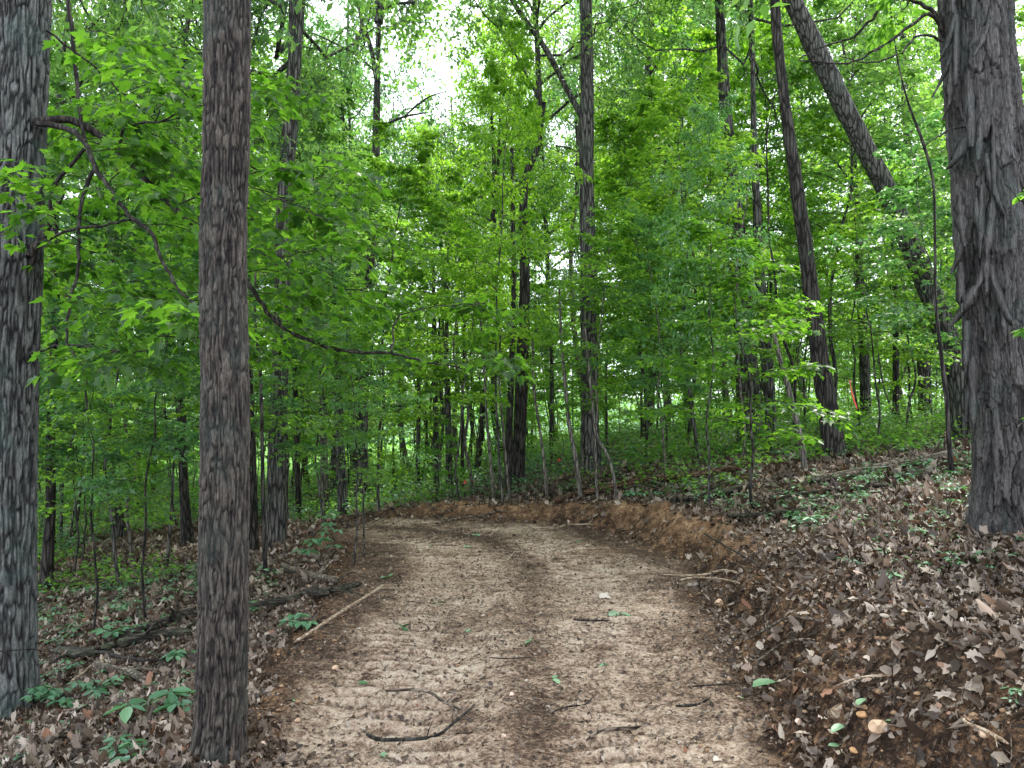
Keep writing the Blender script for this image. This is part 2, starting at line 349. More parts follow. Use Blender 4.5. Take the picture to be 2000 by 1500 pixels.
def ground_material():
    m, n, o = newmat('forest floor and trail dirt')
    tc = n.nodes.new('ShaderNodeTexCoord')
    tr = N_(n, 'ShaderNodeAttribute', attribute_name='trail'); bk = N_(n, 'ShaderNodeAttribute', attribute_name='bank'); gr = N_(n, 'ShaderNodeAttribute', attribute_name='green')
    def nz(sc, d=6., r=.65, dist=0.):
        q = N_(n, 'ShaderNodeTexNoise', Scale=sc, Detail=d, Roughness=r, Distortion=dist); n.links.new(tc.outputs['Object'], q.inputs['Vector']); return q
    big, med, fine, vf = nz(1.3, 5.), nz(7., 6., .7), nz(38., 5., .75), nz(150., 3., .7)
    # trail: pale sandy clay broken by brown humus and debris
    c1 = ramp(n, [(.0, (.03, .018, .013)), (.40, (.06, .04, .028)), (.45, (.14, .092, .063)), (.495, (.27, .192, .135)), (.55, (.42, .325, .24)), (.63, (.55, .46, .355))])
    s = N_(n, 'ShaderNodeMath', operation='MULTIPLY_ADD'); n.links.new(fine.outputs['Fac'], s.inputs[0]); s.inputs[1].default_value = .5
    s2 = N_(n, 'ShaderNodeMath', operation='MULTIPLY_ADD'); n.links.new(med.outputs['Fac'], s2.inputs[0]); s2.inputs[1].default_value = .3
    s3 = N_(n, 'ShaderNodeMath', operation='MULTIPLY'); n.links.new(big.outputs['Fac'], s3.inputs[0]); s3.inputs[1].default_value = .25
    n.links.new(s3.outputs[0], s2.inputs[2]); n.links.new(s2.outputs[0], s.inputs[2])
    wr = N_(n, 'ShaderNodeAttribute', attribute_name='wear_tread')
    s4 = N_(n, 'ShaderNodeMath', operation='MULTIPLY_ADD'); n.links.new(wr.outputs['Fac'], s4.inputs[0]); s4.inputs[1].default_value = .07; n.links.new(s.outputs[0], s4.inputs[2])
    s5 = N_(n, 'ShaderNodeMath', operation='SUBTRACT'); n.links.new(s4.outputs[0], s5.inputs[0]); s5.inputs[1].default_value = .083
    n.links.new(s5.outputs[0], c1.inputs['Fac'])
    # bank: raw orange clay and dark humus
    c2 = ramp(n, [(.34, (.012, .009, .007)), (.45, (.035, .022, .015)), (.50, (.10, .058, .034)), (.555, (.22, .13, .07)), (.64, (.36, .24, .14))], None)
    q = N_(n, 'ShaderNodeMath', operation='MULTIPLY_ADD'); n.links.new(med.outputs['Fac'], q.inputs[0]); q.inputs[1].default_value = .5
    q2 = N_(n, 'ShaderNodeMath', operation='MULTIPLY'); n.links.new(fine.outputs['Fac'], q2.inputs[0]); q2.inputs[1].default_value = .45
    n.links.new(q2.outputs[0], q.inputs[2]); n.links.new(q.outputs[0], c2.inputs['Fac'])
    # forest floor humus under the litter
    c3 = ramp(n, [(.3, (.022, .015, .010)), (.5, (.06, .04, .027)), (.62, (.13, .085, .055)), (.75, (.22, .15, .10))], fine.outputs['Fac'])
    c4 = ramp(n, [(.35, (.04, .10, .02)), (.6, (.12, .24, .05)), (.8, (.2, .34, .08))], med.outputs['Fac'])
    ma = N_(n, 'ShaderNodeMix', data_type='RGBA'); n.links.new(bk.outputs['Fac'], ma.inputs['Factor']); n.links.new(c3.outputs['Color'], ma.inputs['A']); n.links.new(c2.outputs['Color'], ma.inputs['B'])
    cy = N_(n, 'ShaderNodeAttribute', attribute_name='clay'); c5 = ramp(n, [(.38, (.08, .042, .022)), (.49, (.22, .13, .07)), (.58, (.42, .28, .165)), (.68, (.54, .4, .26))]); n.links.new(q.outputs[0], c5.inputs['Fac'])
    md = N_(n, 'ShaderNodeMix', data_type='RGBA'); n.links.new(cy.outputs['Fac'], md.inputs['Factor']); n.links.new(ma.outputs['Result'], md.inputs['A']); n.links.new(c5.outputs['Color'], md.inputs['B']); ma = md
    mb = N_(n, 'ShaderNodeMix', data_type='RGBA'); n.links.new(tr.outputs['Fac'], mb.inputs['Factor']); n.links.new(ma.outputs['Result'], mb.inputs['A']); n.links.new(c1.outputs['Color'], mb.inputs['B'])
    mc = N_(n, 'ShaderNodeMix', data_type='RGBA'); n.links.new(gr.outputs['Fac'], mc.inputs['Factor']); n.links.new(mb.outputs['Result'], mc.inputs['A']); n.links.new(c4.outputs['Color'], mc.inputs['B'])
    p = N_(n, 'ShaderNodeBsdfPrincipled', Roughness=.95); p.inputs['Specular IOR Level'].default_value = .1
    n.links.new(mc.outputs['Result'], p.inputs['Base Color'])
    hh = N_(n, 'ShaderNodeMath', operation='MULTIPLY_ADD'); n.links.new(vf.outputs['Fac'], hh.inputs[0]); hh.inputs[1].default_value = .4; n.links.new(fine.outputs['Fac'], hh.inputs[2])
    b = N_(n, 'ShaderNodeBump', Strength=.9, Distance=.025); n.links.new(hh.outputs[0], b.inputs['Height']); n.links.new(b.outputs[0], p.inputs['Normal'])
    n.links.new(p.outputs[0], o.inputs['Surface']); return m
M['ground'] = ground_material()

# ------------------------------------------------------------------ ground sheet
ys = np.concatenate([np.arange(-12, 2.4, .3), np.arange(2.4, 8, .022), np.arange(8, 16, .045), 16*1.022**np.arange(0, 190)])
ys = ys[ys < 900]
xs_p = np.concatenate([np.arange(0, 3, .026), np.arange(3, 9, .06), 9*1.05**np.arange(0, 90)])
xs = np.concatenate([-xs_p[::-1][:-1], xs_p])
GX, GY = np.meshgrid(xs, ys); GZ = ground(GX, GY)
gd, gs, garc, glat = trail_d(GX, GY)
gw = (fbm(GX*1.3, GY*1.3, 0, 9, 3)-.5)*.5; ge = gd+gw
a_tr = 1-sst(-.3, .08, ge+.25*(fbm(GX*3, GY*3, 0, 15, 3)-.5))
a_tr = a_tr*(1-sst(3.3, 4.6, -GX))
a_bk = np.where(gs > 0, np.exp(-((ge-.2)/.42)**4), np.exp(-((ge-.0)/.35)**4))*(1-a_tr)
a_bk = a_bk*sst(-4.6, -2.9, GX)
a_wear_tread = np.exp(-((np.abs(glat-.05)-.72)/.62)**6)+.5*(noise(GX*1.1, GY*1.1, 0, 19)-.5)-.55*sst(6.5, 12, GY)+.6*np.sin((garc+.06*(fbm(GX*2, GY*2, 0, 51, 2)-.5)+.02*np.sin(glat*9))*2*pi/.17)*np.exp(-((np.abs(glat+.05)-.70)/.42)**4)*sst(.25, .5, noise(GX*.8+4, GY*.8, 0, 52))  # worn lanes, plus cleat ridges toned paler and grooves darker along the relief
a_cl = np.where(gs > 0, np.exp(-((ge-.42)/.26)**2)*sst(6.5, 9, GY), 0)*(1-a_tr)*sst(-2.6, -1.2, GX)*sst(.3, .55, noise(GX*1.5, GY*1.5, 0, 44)+.1)
a_gr = sst(34, 55, GY+4*(fbm(GX*.2, GY*.2, 0, 18, 2)-.5))
idx = np.arange(GX.size).reshape(GX.shape)
Fg = np.stack([idx[:-1, :-1], idx[:-1, 1:], idx[1:, 1:], idx[1:, :-1]], -1).reshape(-1, 4)
g = link('ground', mesh('ground', np.stack([GX, GY, GZ], -1).reshape(-1, 3), Fg,
         attrs={'trail': a_tr.ravel(), 'bank': a_bk.ravel(), 'green': a_gr.ravel(), 'wear_tread': a_wear_tread.ravel(), 'clay': np.clip(a_cl, 0, .9).ravel()}, smooth=True), M['ground'])
tag(g, 'forest floor sloping down to the left with a raw dirt trail cut across it', kind='structure')

# far wooded hills beyond the clearing
def hills():
    m, n, o = newmat('far wooded hills')
    tc = n.nodes.new('ShaderNodeTexCoord'); q = N_(n, 'ShaderNodeTexNoise', Scale=.12, Detail=8., Roughness=.7); n.links.new(tc.outputs['Object'], q.inputs['Vector'])
    r = ramp(n, [(.3, (.05, .10, .06)), (.55, (.10, .19, .09)), (.75, (.19, .3, .14))], q.outputs['Fac'])
    p = N_(n, 'ShaderNodeBsdfPrincipled', Roughness=1.0); n.links.new(r.outputs['Color'], p.inputs['Base Color']); n.links.new(p.outputs[0], o.inputs['Surface'])
    x = np.linspace(-420, 420, 260); d = np.linspace(0, 1, 12)
    X, D = np.meshgrid(x, d); Y = 260+D*120+.0004*X**2
    Z = -6+D**.7*(20+9*fbm(X*.012, D*0+2, 0, 77, 4))+3*fbm(X*.12, D*6, 0, 78, 3)
    i = np.arange(X.size).reshape(X.shape)
    f = np.stack([i[:-1, :-1], i[:-1, 1:], i[1:, 1:], i[1:, :-1]], -1).reshape(-1, 4)
    h = link('hills', mesh('hills', np.stack([X, Y, Z], -1).reshape(-1, 3), f, smooth=True), m); tag(h, 'low wooded hills far beyond the forest', kind='structure')
hills()

# ------------------------------------------------------------------ trunks
def detailed_trunk(name, path, base, style, nth, ds, seed):
    """path: (n,4) x,y,z,r bottom to top in world; returns mesh object local to base"""
    L = np.sum(np.linalg.norm(np.diff(path[:, :3], axis=0), axis=1)); m = int(L/ds)
    Q = resample(path, m); P = Q[:, :3]; R = Q[:, 3]
    th = np.linspace(0, 2*pi, nth, endpoint=False); s = np.linspace(0, L, m)
    TH, SS = np.meshgrid(th, s); RR = np.repeat(R[:, None], nth, 1)
    flare_h = np.exp(-SS/.22)
    roots = (np.abs(np.sin(TH*2.5+seed))**1.5)
    RR = RR*(1+flare_h*((.14+.30*roots) if style == 'ridged' else (.2+.45*roots)))
    r0 = float(np.mean(R)); cx, cy = np.cos(TH)*r0, np.sin(TH)*r0
    lump = .09*(fbm(cx*5, cy*5, SS*1.3, seed, 3)-.5)
    if style == 'furrow':
        w = .018; ws = (fbm(cx*9, cy*9, SS*4, seed+5, 3)-.5)
        wx = (noise(cx/w*.5, cy/w*.5, SS*5, seed+6)-.5)*1.6
        nn = noise(cx/w+wx, cy/w+ws*1.5, SS/.13+ws*2, seed+7); n2 = noise(cx/w*2.2, cy/w*2.2, SS/.04, seed+8); n3 = noise(cx/.005, cy/.005, SS/.012, seed+9)
        ridge = 1-np.abs(2*nn-1); rel = np.clip(1.25-ridge**1.6*1.25, 0, 1)*.75+.17*n2+.12*n3
        amp = .028
    elif style == 'ridged':
        w = .0105; ws = (fbm(cx*14, cy*14, SS*9, seed+5, 3)-.5)
        wx = (noise(cx/w*.4, cy/w*.4, SS*16, seed+6)-.5)*1.9
        nn = noise(cx/w+wx, cy/w+ws*1.5, SS/.075+ws*2, seed+7); n2 = noise(cx/w*2.5, cy/w*2.5, SS/.016, seed+8); n3 = noise(cx/.005, cy/.005, SS/.007, seed+9)
        ridge = 1-np.abs(2*nn-1); rel = np.clip(1.2-ridge**1.8*1.2, 0, 1)*.62+.22*n2+.16*n3
        rings = np.exp(-((np.mod(SS+.1*noise(cx*8, cy*8, 0, seed), 1.15)-.6)/.05)**2)*noise(cx*9, cy*9, SS*2, seed+2)
        rel = rel*(1-.4*rings); lump = lump+.07*rings; amp = .016
    else:   # shag: long overlapping plates, lifting at their lower ends
        nu = 17; ws = (fbm(cx*6, cy*6, SS*2.2, seed+5, 3)-.5); wf = (fbm(cx*30, cy*30, SS*14, seed+12, 3)-.5)
        u = TH/(2*pi)*nu+ws*2.4+wf*.5; v = SS/.55+ws*1.0+wf*.45
        f1, f2, cid, du, dv = voro(u, v, seed, nu)
        u2 = TH/(2*pi)*nu*3+ws*4+wf*1.2; v2 = SS/.20-ws+wf*.8
        g1, g2, cid2, du2, dv2 = voro(u2, v2, seed+3, nu*3)
        edge = sst(.0, .10, f2-f1); edge2 = sst(0, .2, g2-g1)
        lift = np.clip(.5-dv, 0, 1); lift2 = np.clip(.5-dv2, 0, 1)           # lower end of a plate stands off
        grain = noise(cx/.008, cy/.008, SS/.06, seed+8)*.6+noise(cx/.004, cy/.004, SS/.02, seed+9)*.4
        rel = edge*(.30*cid+.28*lift+.05)+.30*edge2*(.35+.4*cid2+.4*lift2)+.26*grain-.03
        amp = .045
    RR = RR*(1+lump)+amp*(rel-.5)
    T, A, B = frames(P[None]); A = A[0][:, None]; B = B[0][:, None]
    V = P[:, None]+RR[..., None]*(np.cos(TH)[..., None]*A+np.sin(TH)[..., None]*B)
    V = V.reshape(-1, 3)-base
    i = np.arange(m*nth).reshape(m, nth); a, b = i[:-1], i[1:]
    f = np.stack([a, np.roll(a, -1, 1), np.roll(b, -1, 1), b], -1).reshape(-1, 4)
    return mesh(name, V, f, attrs={'relief': np.clip(rel, 0, 1).ravel()}, smooth=True)

def px_path(pts, Y, Y2=None):
    """pixel list (px,py,width px) bottom to top -> world (x,y,z,r) in the upright plane at depth Y"""
    o = []
    for k, (px, py, w) in enumerate(pts):
        yy = Y if Y2 is None else Y+(Y2-Y)*k/(len(pts)-1)
        p = at(px, py, yy); o.append((*p, w*yy/F/2))
    return np.array(o)
def simple_trunk_mesh(path, base, sides=14, ds=.12, seed=0, flare=True):
    L = np.sum(np.linalg.norm(np.diff(path[:, :3], axis=0), axis=1)); m = max(6, int(L/ds))
    Q = resample(path, m); P = Q[:, :3]-base; R = np.maximum(Q[:, 3], .004); s = np.linspace(0, L, m)
    r0 = R[0]
    if flare: R = R*(1+.28*np.exp(-s/(1.8*r0+.02)))
    T, A, B = frames(P[None]); th = np.arange(sides)*2*pi/sides
    RR = R[:, None]*(1+.16*(noise(np.cos(th)[None]*1.6+seed, np.sin(th)[None]*1.6, s[:, None]*1.8, seed)-.5)+.10*(noise(np.cos(th)[None]*3+seed, np.sin(th)[None]*3, s[:, None]*7, seed+1)-.5))
    V = P[:, None]+RR[..., None]*(np.cos(th)[None, :, None]*A[0][:, None]+np.sin(th)[None, :, None]*B[0][:, None])
    i = np.arange(m*sides).reshape(m, sides); a, b = i[:-1], i[1:]
    f = np.stack([a, np.roll(a, -1, 1), np.roll(b, -1, 1), b], -1).reshape(-1, 4)
    return mesh('trunk', V.reshape(-1, 3), f, smooth=True)

# ------------------------------------------------------------------ leafy growth
UP = np.array([0, 0, 1.])
def unit(v): return v/(np.linalg.norm(v, axis=-1, keepdims=True)+1e-9)
def spray_leaves(P, D, n_pairs, kind, size, rs, span=(.15, 1.), tilt=.36, droop=.3, side=.9):
    """P (n,m,3) twig paths: leaves in pairs along each; returns arrays"""
    n, m, _ = P.shape; t = np.linspace(span[0], span[1], n_pairs)
    f = t*(m-1); k = np.clip(f.astype(int), 0, m-2); w = (f-k)[None, :, None]
    Q = P[:, k]*(1-w)+P[:, k+1]*w; T = unit(P[:, k+1]-P[:, k])
    Q = np.repeat(Q, 2, 1); T = np.repeat(T, 2, 1); sg = np.tile([1, -1], n_pairs)[None, :, None]
    lat = unit(np.cross(T, UP))*sg
    last = (np.repeat(t, 2) > .97)[None, :, None]
    Dl = unit(np.where(last, T*1.3+lat*.35, T*.55+lat*side)+rs.normal(0, .22, Q.shape)); Dl[..., 2] -= droop*rs.random(Q.shape[:2])
    N = unit(np.array([0, 0, 1.])+rs.normal(0, tilt, Q.shape))
    L = size*(.65+.6*rs.random(Q.shape[:2]))
    Pp = Q+Dl*(L*.28)[..., None]
    return Pp.reshape(-1, 3), Dl.reshape(-1, 3), N.reshape(-1, 3), L.reshape(-1)
def bend(p0, d0, length, m, rs, rise=0.0, sag=0.0, wob=.08):
    """n paths from p0 in direction d0"""
    n = len(p0); t = np.linspace(0, 1, m)[None, :, None]
    P = p0[:, None]+d0[:, None]*length[:, None, None]*t
    P[..., 2] += (rise*t-sag*t*t)[..., 0]*length[:, None]
    w = np.cumsum(rs.normal(0, wob/m, (n, m, 3)), 1); w -= w[:, :1]
    return P+w*length[:, None, None]
class Growth:
    def __init__(s, seed): s.w = Wood(); s.L = []; s.rs = np.random.default_rng(seed)
    def leaves(s, kind, a, tint=None, **k):
        P, D, N, L = a; s.L.append(leaf_batch(kind, P, D, N, L, tint=(s.rs.random(len(P)) if tint is None else tint), **k))
def boughs(g, p0, az, el, length, r, kind='maple_s', size=.10, nsec=9, secl=.4, pairs=5, sag=.3, tert=True, tq=((1, 1), (2, -1), (3, 1))):
    """leafy boughs: main limb, side twigs in its plane, paired leaves"""
    rs = g.rs; n = len(p0)
    d = np.stack([np.cos(az)*np.cos(el), np.sin(az)*np.cos(el), np.sin(el)], -1)
    P = bend(p0, d, length, 9, rs, 0, sag, .22)
    R = r[:, None]*np.linspace(1, .25, 9)[None]
    g.w.add(P, R, 4)
    t = np.linspace(.22, .97, nsec); f = t*8; k = np.clip(f.astype(int), 0, 7); w = (f-k)[None, :, None]
    Q = P[:, k]*(1-w)+P[:, k+1]*w; T = unit(P[:, k+1]-P[:, k]); sg = np.where(np.arange(nsec) % 2, 1, -1)[None, :, None]
    lat = unit(np.cross(T, UP))*sg
    sdir = unit(T*.75+lat*.8+rs.normal(0, .18, Q.shape)+np.array([0, 0, .08]))
    sl = (length[:, None]*secl*(1.15-.75*t[None]))*(.7+.6*rs.random((n, nsec)))
    P2 = bend(Q.reshape(-1, 3), sdir.reshape(-1, 3), sl.reshape(-1), 5, rs, 0, .22, .25)
    R2 = np.repeat(r*.32, nsec)[:, None]*np.linspace(1, .35, 5)[None]
    g.w.add(P2, R2, 3)
    g.leaves(kind, spray_leaves(P2, None, pairs, kind, size, rs))
    if tert:
        n2 = len(P2)
        for q, sgn in tq:
            T2 = unit(P2[:, q+1]-P2[:, q]); l2 = unit(np.cross(T2, UP))*sgn
            dd = unit(T2*.6+l2*.8+rs.normal(0, .2, T2.shape)); ll = sl.reshape(-1)*(.62-.12*q)
            P3 = bend(P2[:, q], dd, ll, 4, rs, 0, .2, .2)
            g.w.add(P3, np.repeat(r*.18, nsec)[:, None]*np.linspace(1, .5, 4)[None], 3)
            g.leaves(kind, spray_leaves(P3, None, max(2, pairs-2), kind, size, rs, (.25, 1)))
    g.leaves(kind, spray_leaves(P, None, 4, kind, size, rs, (.7, 1)))

def proto_maple(seed, H, R, kind='maple_s', size=.10, nb=26, low=.28, trunk_r=.035, nsec=9, pairs=5):
    g = Growth(seed); rs = g.rs
    t = np.linspace(0, 1, 14)
    wx = np.cumsum(rs.normal(0, .035, 14)); wy = np.cumsum(rs.normal(0, .035, 14)); wx -= wx[0]; wy -= wy[0]
    lean = rs.normal(0, .04, 2)
    TP = np.stack([wx*H*.25+lean[0]*t*H, wy*H*.25+lean[1]*t*H, t*H-.15], -1)
    tr = np.concatenate([TP, (trunk_r*(1-.85*t))[:, None]], 1)
    tm = simple_trunk_mesh(tr, np.zeros(3), 8, .15, seed)
    zt = low+(.97-low)*((np.arange(nb)+rs.random(nb)*.7)/nb)**.88
    k = zt*13; i = np.clip(k.astype(int), 0, 12); w = (k-i)[:, None]; p0 = TP[i]*(1-w)+TP[i+1]*w
    az = np.arange(nb)*2.4+rs.normal(0, .35, nb)
    prof = np.sin(np.clip((zt-low)/(1-low)*.82+.22, 0, 1)*pi)**.7*(1.02-.3*zt)
    ln = R*prof*(.65+.55*rs.random(nb)); el = radians(14)+radians(36)*zt**2+rs.normal(0, .12, nb)
    boughs(g, p0, az, el, np.maximum(ln, .42*R), trunk_r*.36*(1.1-zt*.75), kind, size, nsec, .52, pairs, .22, True, ((1, 1), (3, -1)) if seed % 2 else ((1, -1), (2, 1), (3, -1)))
    return tm, g.w.mesh('limbs'), leaf_mesh('foliage', g.L)
def proto_crown(seed, R, H, kind='oval_s', size=.15, nl=13, nsub=9, ntw=6, nleaf=9, droop=.6):
    """canopy crown, origin at the place where the trunk breaks into limbs; limbs + leaves"""
    g = Growth(seed); rs = g.rs
    t = np.linspace(0, 1, 8)
    ax = np.stack([np.cumsum(rs.normal(0, .1, 8)), np.cumsum(rs.normal(0, .1, 8)), t*H], -1); ax[0, :2] = 0; ax[:, :2] *= np.linspace(0, 1, 8)[:, None]
    g.w.add(ax, .10*(1-.85*t), 7)
    zt = (np.arange(nl)+rs.random(nl))/nl*.9; k = zt*7; i = np.clip(k.astype(int), 0, 6); w = (k-i)[:, None]; p0 = ax[i]*(1-w)+ax[i+1]*w
    az = np.arange(nl)*2.4+rs.normal(0, .4, nl); el = radians(12)+radians(50)*zt+rs.normal(0, .15, nl)
    ln = R*(1.05-.5*zt)*(.7+.5*rs.random(nl))
    d = np.stack([np.cos(az)*np.cos(el), np.sin(az)*np.cos(el), np.sin(el)], -1)
    P = bend(p0, d, ln, 8, rs, .12, 0, .5); g.w.add(P, .05*(1-zt*.5)[:, None]*np.linspace(1, .3, 8)[None], 5)
    tt = np.linspace(.25, 1, nsub); f = tt*7; k = np.clip(f.astype(int), 0, 6); w = (f-k)[None, :, None]
    Q = (P[:, k]*(1-w)+P[:, k+1]*w); T = unit(P[:, k+1]-P[:, k])
    sd_ = unit(T*.6+rs.normal(0, .6, Q.shape)+np.array([0, 0, .12])).reshape(-1, 3); Q = Q.reshape(-1, 3)
    sl = np.repeat(ln, nsub)*.42*(.6+.6*rs.random(len(Q)))
    P2 = bend(Q, sd_, sl, 6, rs, 0, .2, .5); g.w.add(P2, .016*np.ones((len(Q), 1))*np.linspace(1, .3, 6)[None], 3)
    for j in range(ntw):
        q = 1+rs.integers(0, 5, len(P2)); b = P2[np.arange(len(P2)), q]
        td = unit(unit(P2[:, -1]-P2[:, 0])*.4+rs.normal(0, .7, b.shape)); tl = .35+.35*rs.random(len(b))
        P3 = bend(b, td, tl, 4, rs, 0, .35, .3); g.w.add(P3, .005*np.ones((len(b), 1))*np.linspace(1, .5, 4)[None], 3)
        T3 = P3[:, 1:]; n3 = len(P3)
        c = np.repeat(P3[:, -1], nleaf, 0)*.5+np.repeat(P3[:, 2], nleaf, 0)*.5+rs.normal(0, .10, (n3*nleaf, 3))
        D = unit(rs.normal(0, 1, c.shape)-np.array([0, 0, droop])); N = unit(rs.normal(0, .55, c.shape)+UP)
        g.leaves(kind, (c, D, N, size*(.6+.7*rs.random(len(c)))))
    return g.w.mesh('limbs'), leaf_mesh('foliage', g.L)

# ------------------------------------------------------------------ tree prototypes (meshes shared by the copies)
PM = [proto_maple(11, 6.0, 1.9, 'maple_s', .088, 22, .34, .026, 9, 4),
      proto_maple(12, 8.0, 2.3, 'maple_s', .09, 32, .30, .038, 9, 5),
      proto_maple(13, 4.2, 1.5, 'maple_s', .085, 18, .25, .02, 9, 4),
      proto_maple(14, 7.0, 2.2, 'oval', .10, 24, .36, .032, 8, 4),
      proto_maple(15, 10.0, 2.7, 'maple_s', .105, 38, .24, .05, 10, 5),
      proto_maple(16, 3.0, 1.2, 'oval', .08, 14, .2, .014, 7, 4)]
PLEAF = ['leaf_maple', 'leaf_maple', 'leaf_maple', 'leaf_hickory', 'leaf_canopy', 'leaf_hickory']
for (a, b, c), lm in zip(PM, PLEAF):
    b.materials.append(M['twig']); c.materials.append(M[lm])
PC = [proto_crown(21, 4.2, 8.0, 'oval_s', .15, 15, 10, 8, 14), proto_crown(22, 3.4, 9.0, 'oval_s', .145, 15, 10, 8, 14), proto_crown(23, 5.0, 7.5, 'oak', .16, 15, 10, 7, 10)]
for b, c in PC: b.materials.append(M['bark_mid']); c.materials.append(M['leaf_canopy'])

def sapling(i, x, y, rz, sc, label, group=None, bark='bark_mid', name='sapling', cat='sapling'):
    tm, lm, fm = PM[i]
    if len(tm.materials) == 0: tm.materials.append(M['bark_mid'])
    t = empty(name, (x, y, gz(x, y)), label, cat, group); t.rotation_euler = (0, 0, rz); t.scale = (sc, sc, sc)
    tr = link('trunk', tm, None, t)
    if bark != 'bark_mid': tr.material_slots[0].link = 'OBJECT'; tr.material_slots[0].material = M[bark]
    link('limb', lm, None, t); cr = link('crown', fm, None, t); q = random.random()
    if q < .34: cr.material_slots[0].link = 'OBJECT'; cr.material_slots[0].material = M['leaf_cool' if q < .13 else 'leaf_yellow']
    return t

def trunk_from_px(label, pts, Y=None, mat='bark_mid', crown=None, top=0.0, name='tree', sides=14, forks=(), group=None, cat='tree', lean2=None, low=None, lowsc=1.0):
    """pts from the base up. The base is set on the ground at depth Y (or where its pixel meets the ground)."""
    if Y is None: Y = float(hit(pts[0][0], pts[0][1])[1])
    W_ = px_path(pts, Y)
    x0, y0 = W_[0, 0], W_[0, 1]; base = np.array([x0, y0, gz(x0, y0)])
    W_[0, 2] = base[2]-.15
    W_ = W_[np.concatenate([[True], np.diff(W_[:, 2]) > .05])] if len(W_) > 2 else W_
    if top > 0:                       # carry the stem on above the frame
        e = W_[-1].copy(); dv = (W_[-1, :3]-W_[-2, :3]); dv /= np.linalg.norm(dv); e[:3] += dv*top; e[3] *= max(.35, 1-top*.07); W_ = np.vstack([W_, e])
    t = empty(name, base, label, cat, group)
    link('trunk', simple_trunk_mesh(W_, base, sides, .10, int(abs(x0*100)) % 97), M[mat], t)
    for fp in forks:
        q = px_path(fp, Y, Y+.6); link('limb', simple_trunk_mesh(q, base, 8, .12, 3, False), M[mat], t)
    if crown is not None:
        ci, cz, cs = crown; lm, fm = PC[ci]
        zz = np.interp(cz, W_[:, 2]-base[2], np.arange(len(W_))); k = int(min(zz, len(W_)-2)); p = W_[k, :3]*(1-(zz-k))+W_[k+1, :3]*(zz-k)-base
        for nm, me in (('limb', lm), ('crown', fm)):
            o = link(nm, me, None, t); o.location = p; o.scale = (cs,)*3; o.rotation_euler = (0, 0, (abs(x0)*7.1) % 6.28)
    if low is not None:
        li, lz = low; tm, lm, fm = PM[li]
        for nm, me in (('limb', lm), ('crown', fm)):
            o = link(nm, me, None, t); o.location = (0, 0, lz); o.scale = (lowsc,)*3; o.rotation_euler = (0, 0, (abs(x0)*5.3) % 6.28)
    return t, base, W_

# ------------------------------------------------------------------ three near trees, bark modelled
def near_tree(label, pts, Y, style, mat, nth, ds, seed, name='tree'):
    W_ = px_path(pts, Y); x0, y0 = W_[0, 0], W_[0, 1]; base = np.array([x0, y0, gz(x0, y0)]); W_[0, 2] = base[2]-.12
    t = empty(name, base, label, 'tree')
    link('trunk', detailed_trunk('trunk', W_, base, style, nth, ds, seed), M[mat], t)
    return t, base, W_
tA, bA, pA = near_tree('thick grey furrowed maple at the left edge, its low boughs arching to the right',
   [(6, 1345, 112), (6, 1150, 108), (8, 1000, 105), (14, 760, 103), (25, 500, 102), (33, 250, 102), (40, 0, 104), (48, -260, 100), (58, -700, 90)], 6.0, 'furrow', 'bark_grey', 240, .009, 5)
tB, bB, pB = near_tree('straight brown trunk with fine ridged bark standing at the left edge of the trail',
   [(420, 1520, 90), (430, 1400, 88), (436, 1200, 89), (438, 1000, 89), (440, 800, 89), (436, 500, 86), (443, 200, 88), (443, 0, 87), (446, -300, 82), (450, -800, 75)], 3.6, 'ridged', 'bark_brown', 220, .0065, 8)
tI, bI, pI = near_tree('big shaggy hickory with loose peeling bark plates on the bank by the right edge',
   [(1972, 1000, 122), (1969, 930, 112), (1962, 800, 108), (1946, 650, 108), (1932, 500, 110), (1921, 350, 110), (1908, 200, 110), (1897, 0, 112), (1884, -300, 106), (1868, -700, 100)], 5.3, 'shag', 'bark_shag', 260, .008, 3, 'hickory_tree')
def second_stem():
    W_ = px_path([(2030, 990, 118), (2020, 850, 100), (1998, 650, 88), (1986, 470, 78), (1968, 300, 66), (1950, 120, 60), (1938, -100, 55), (1925, -500, 50)], 5.55)
    W_[0, 2] -= .1; link('limb', detailed_trunk('limb', W_, bI, 'shag', 150, .010, 31), M['bark_shag'], tI)
second_stem()
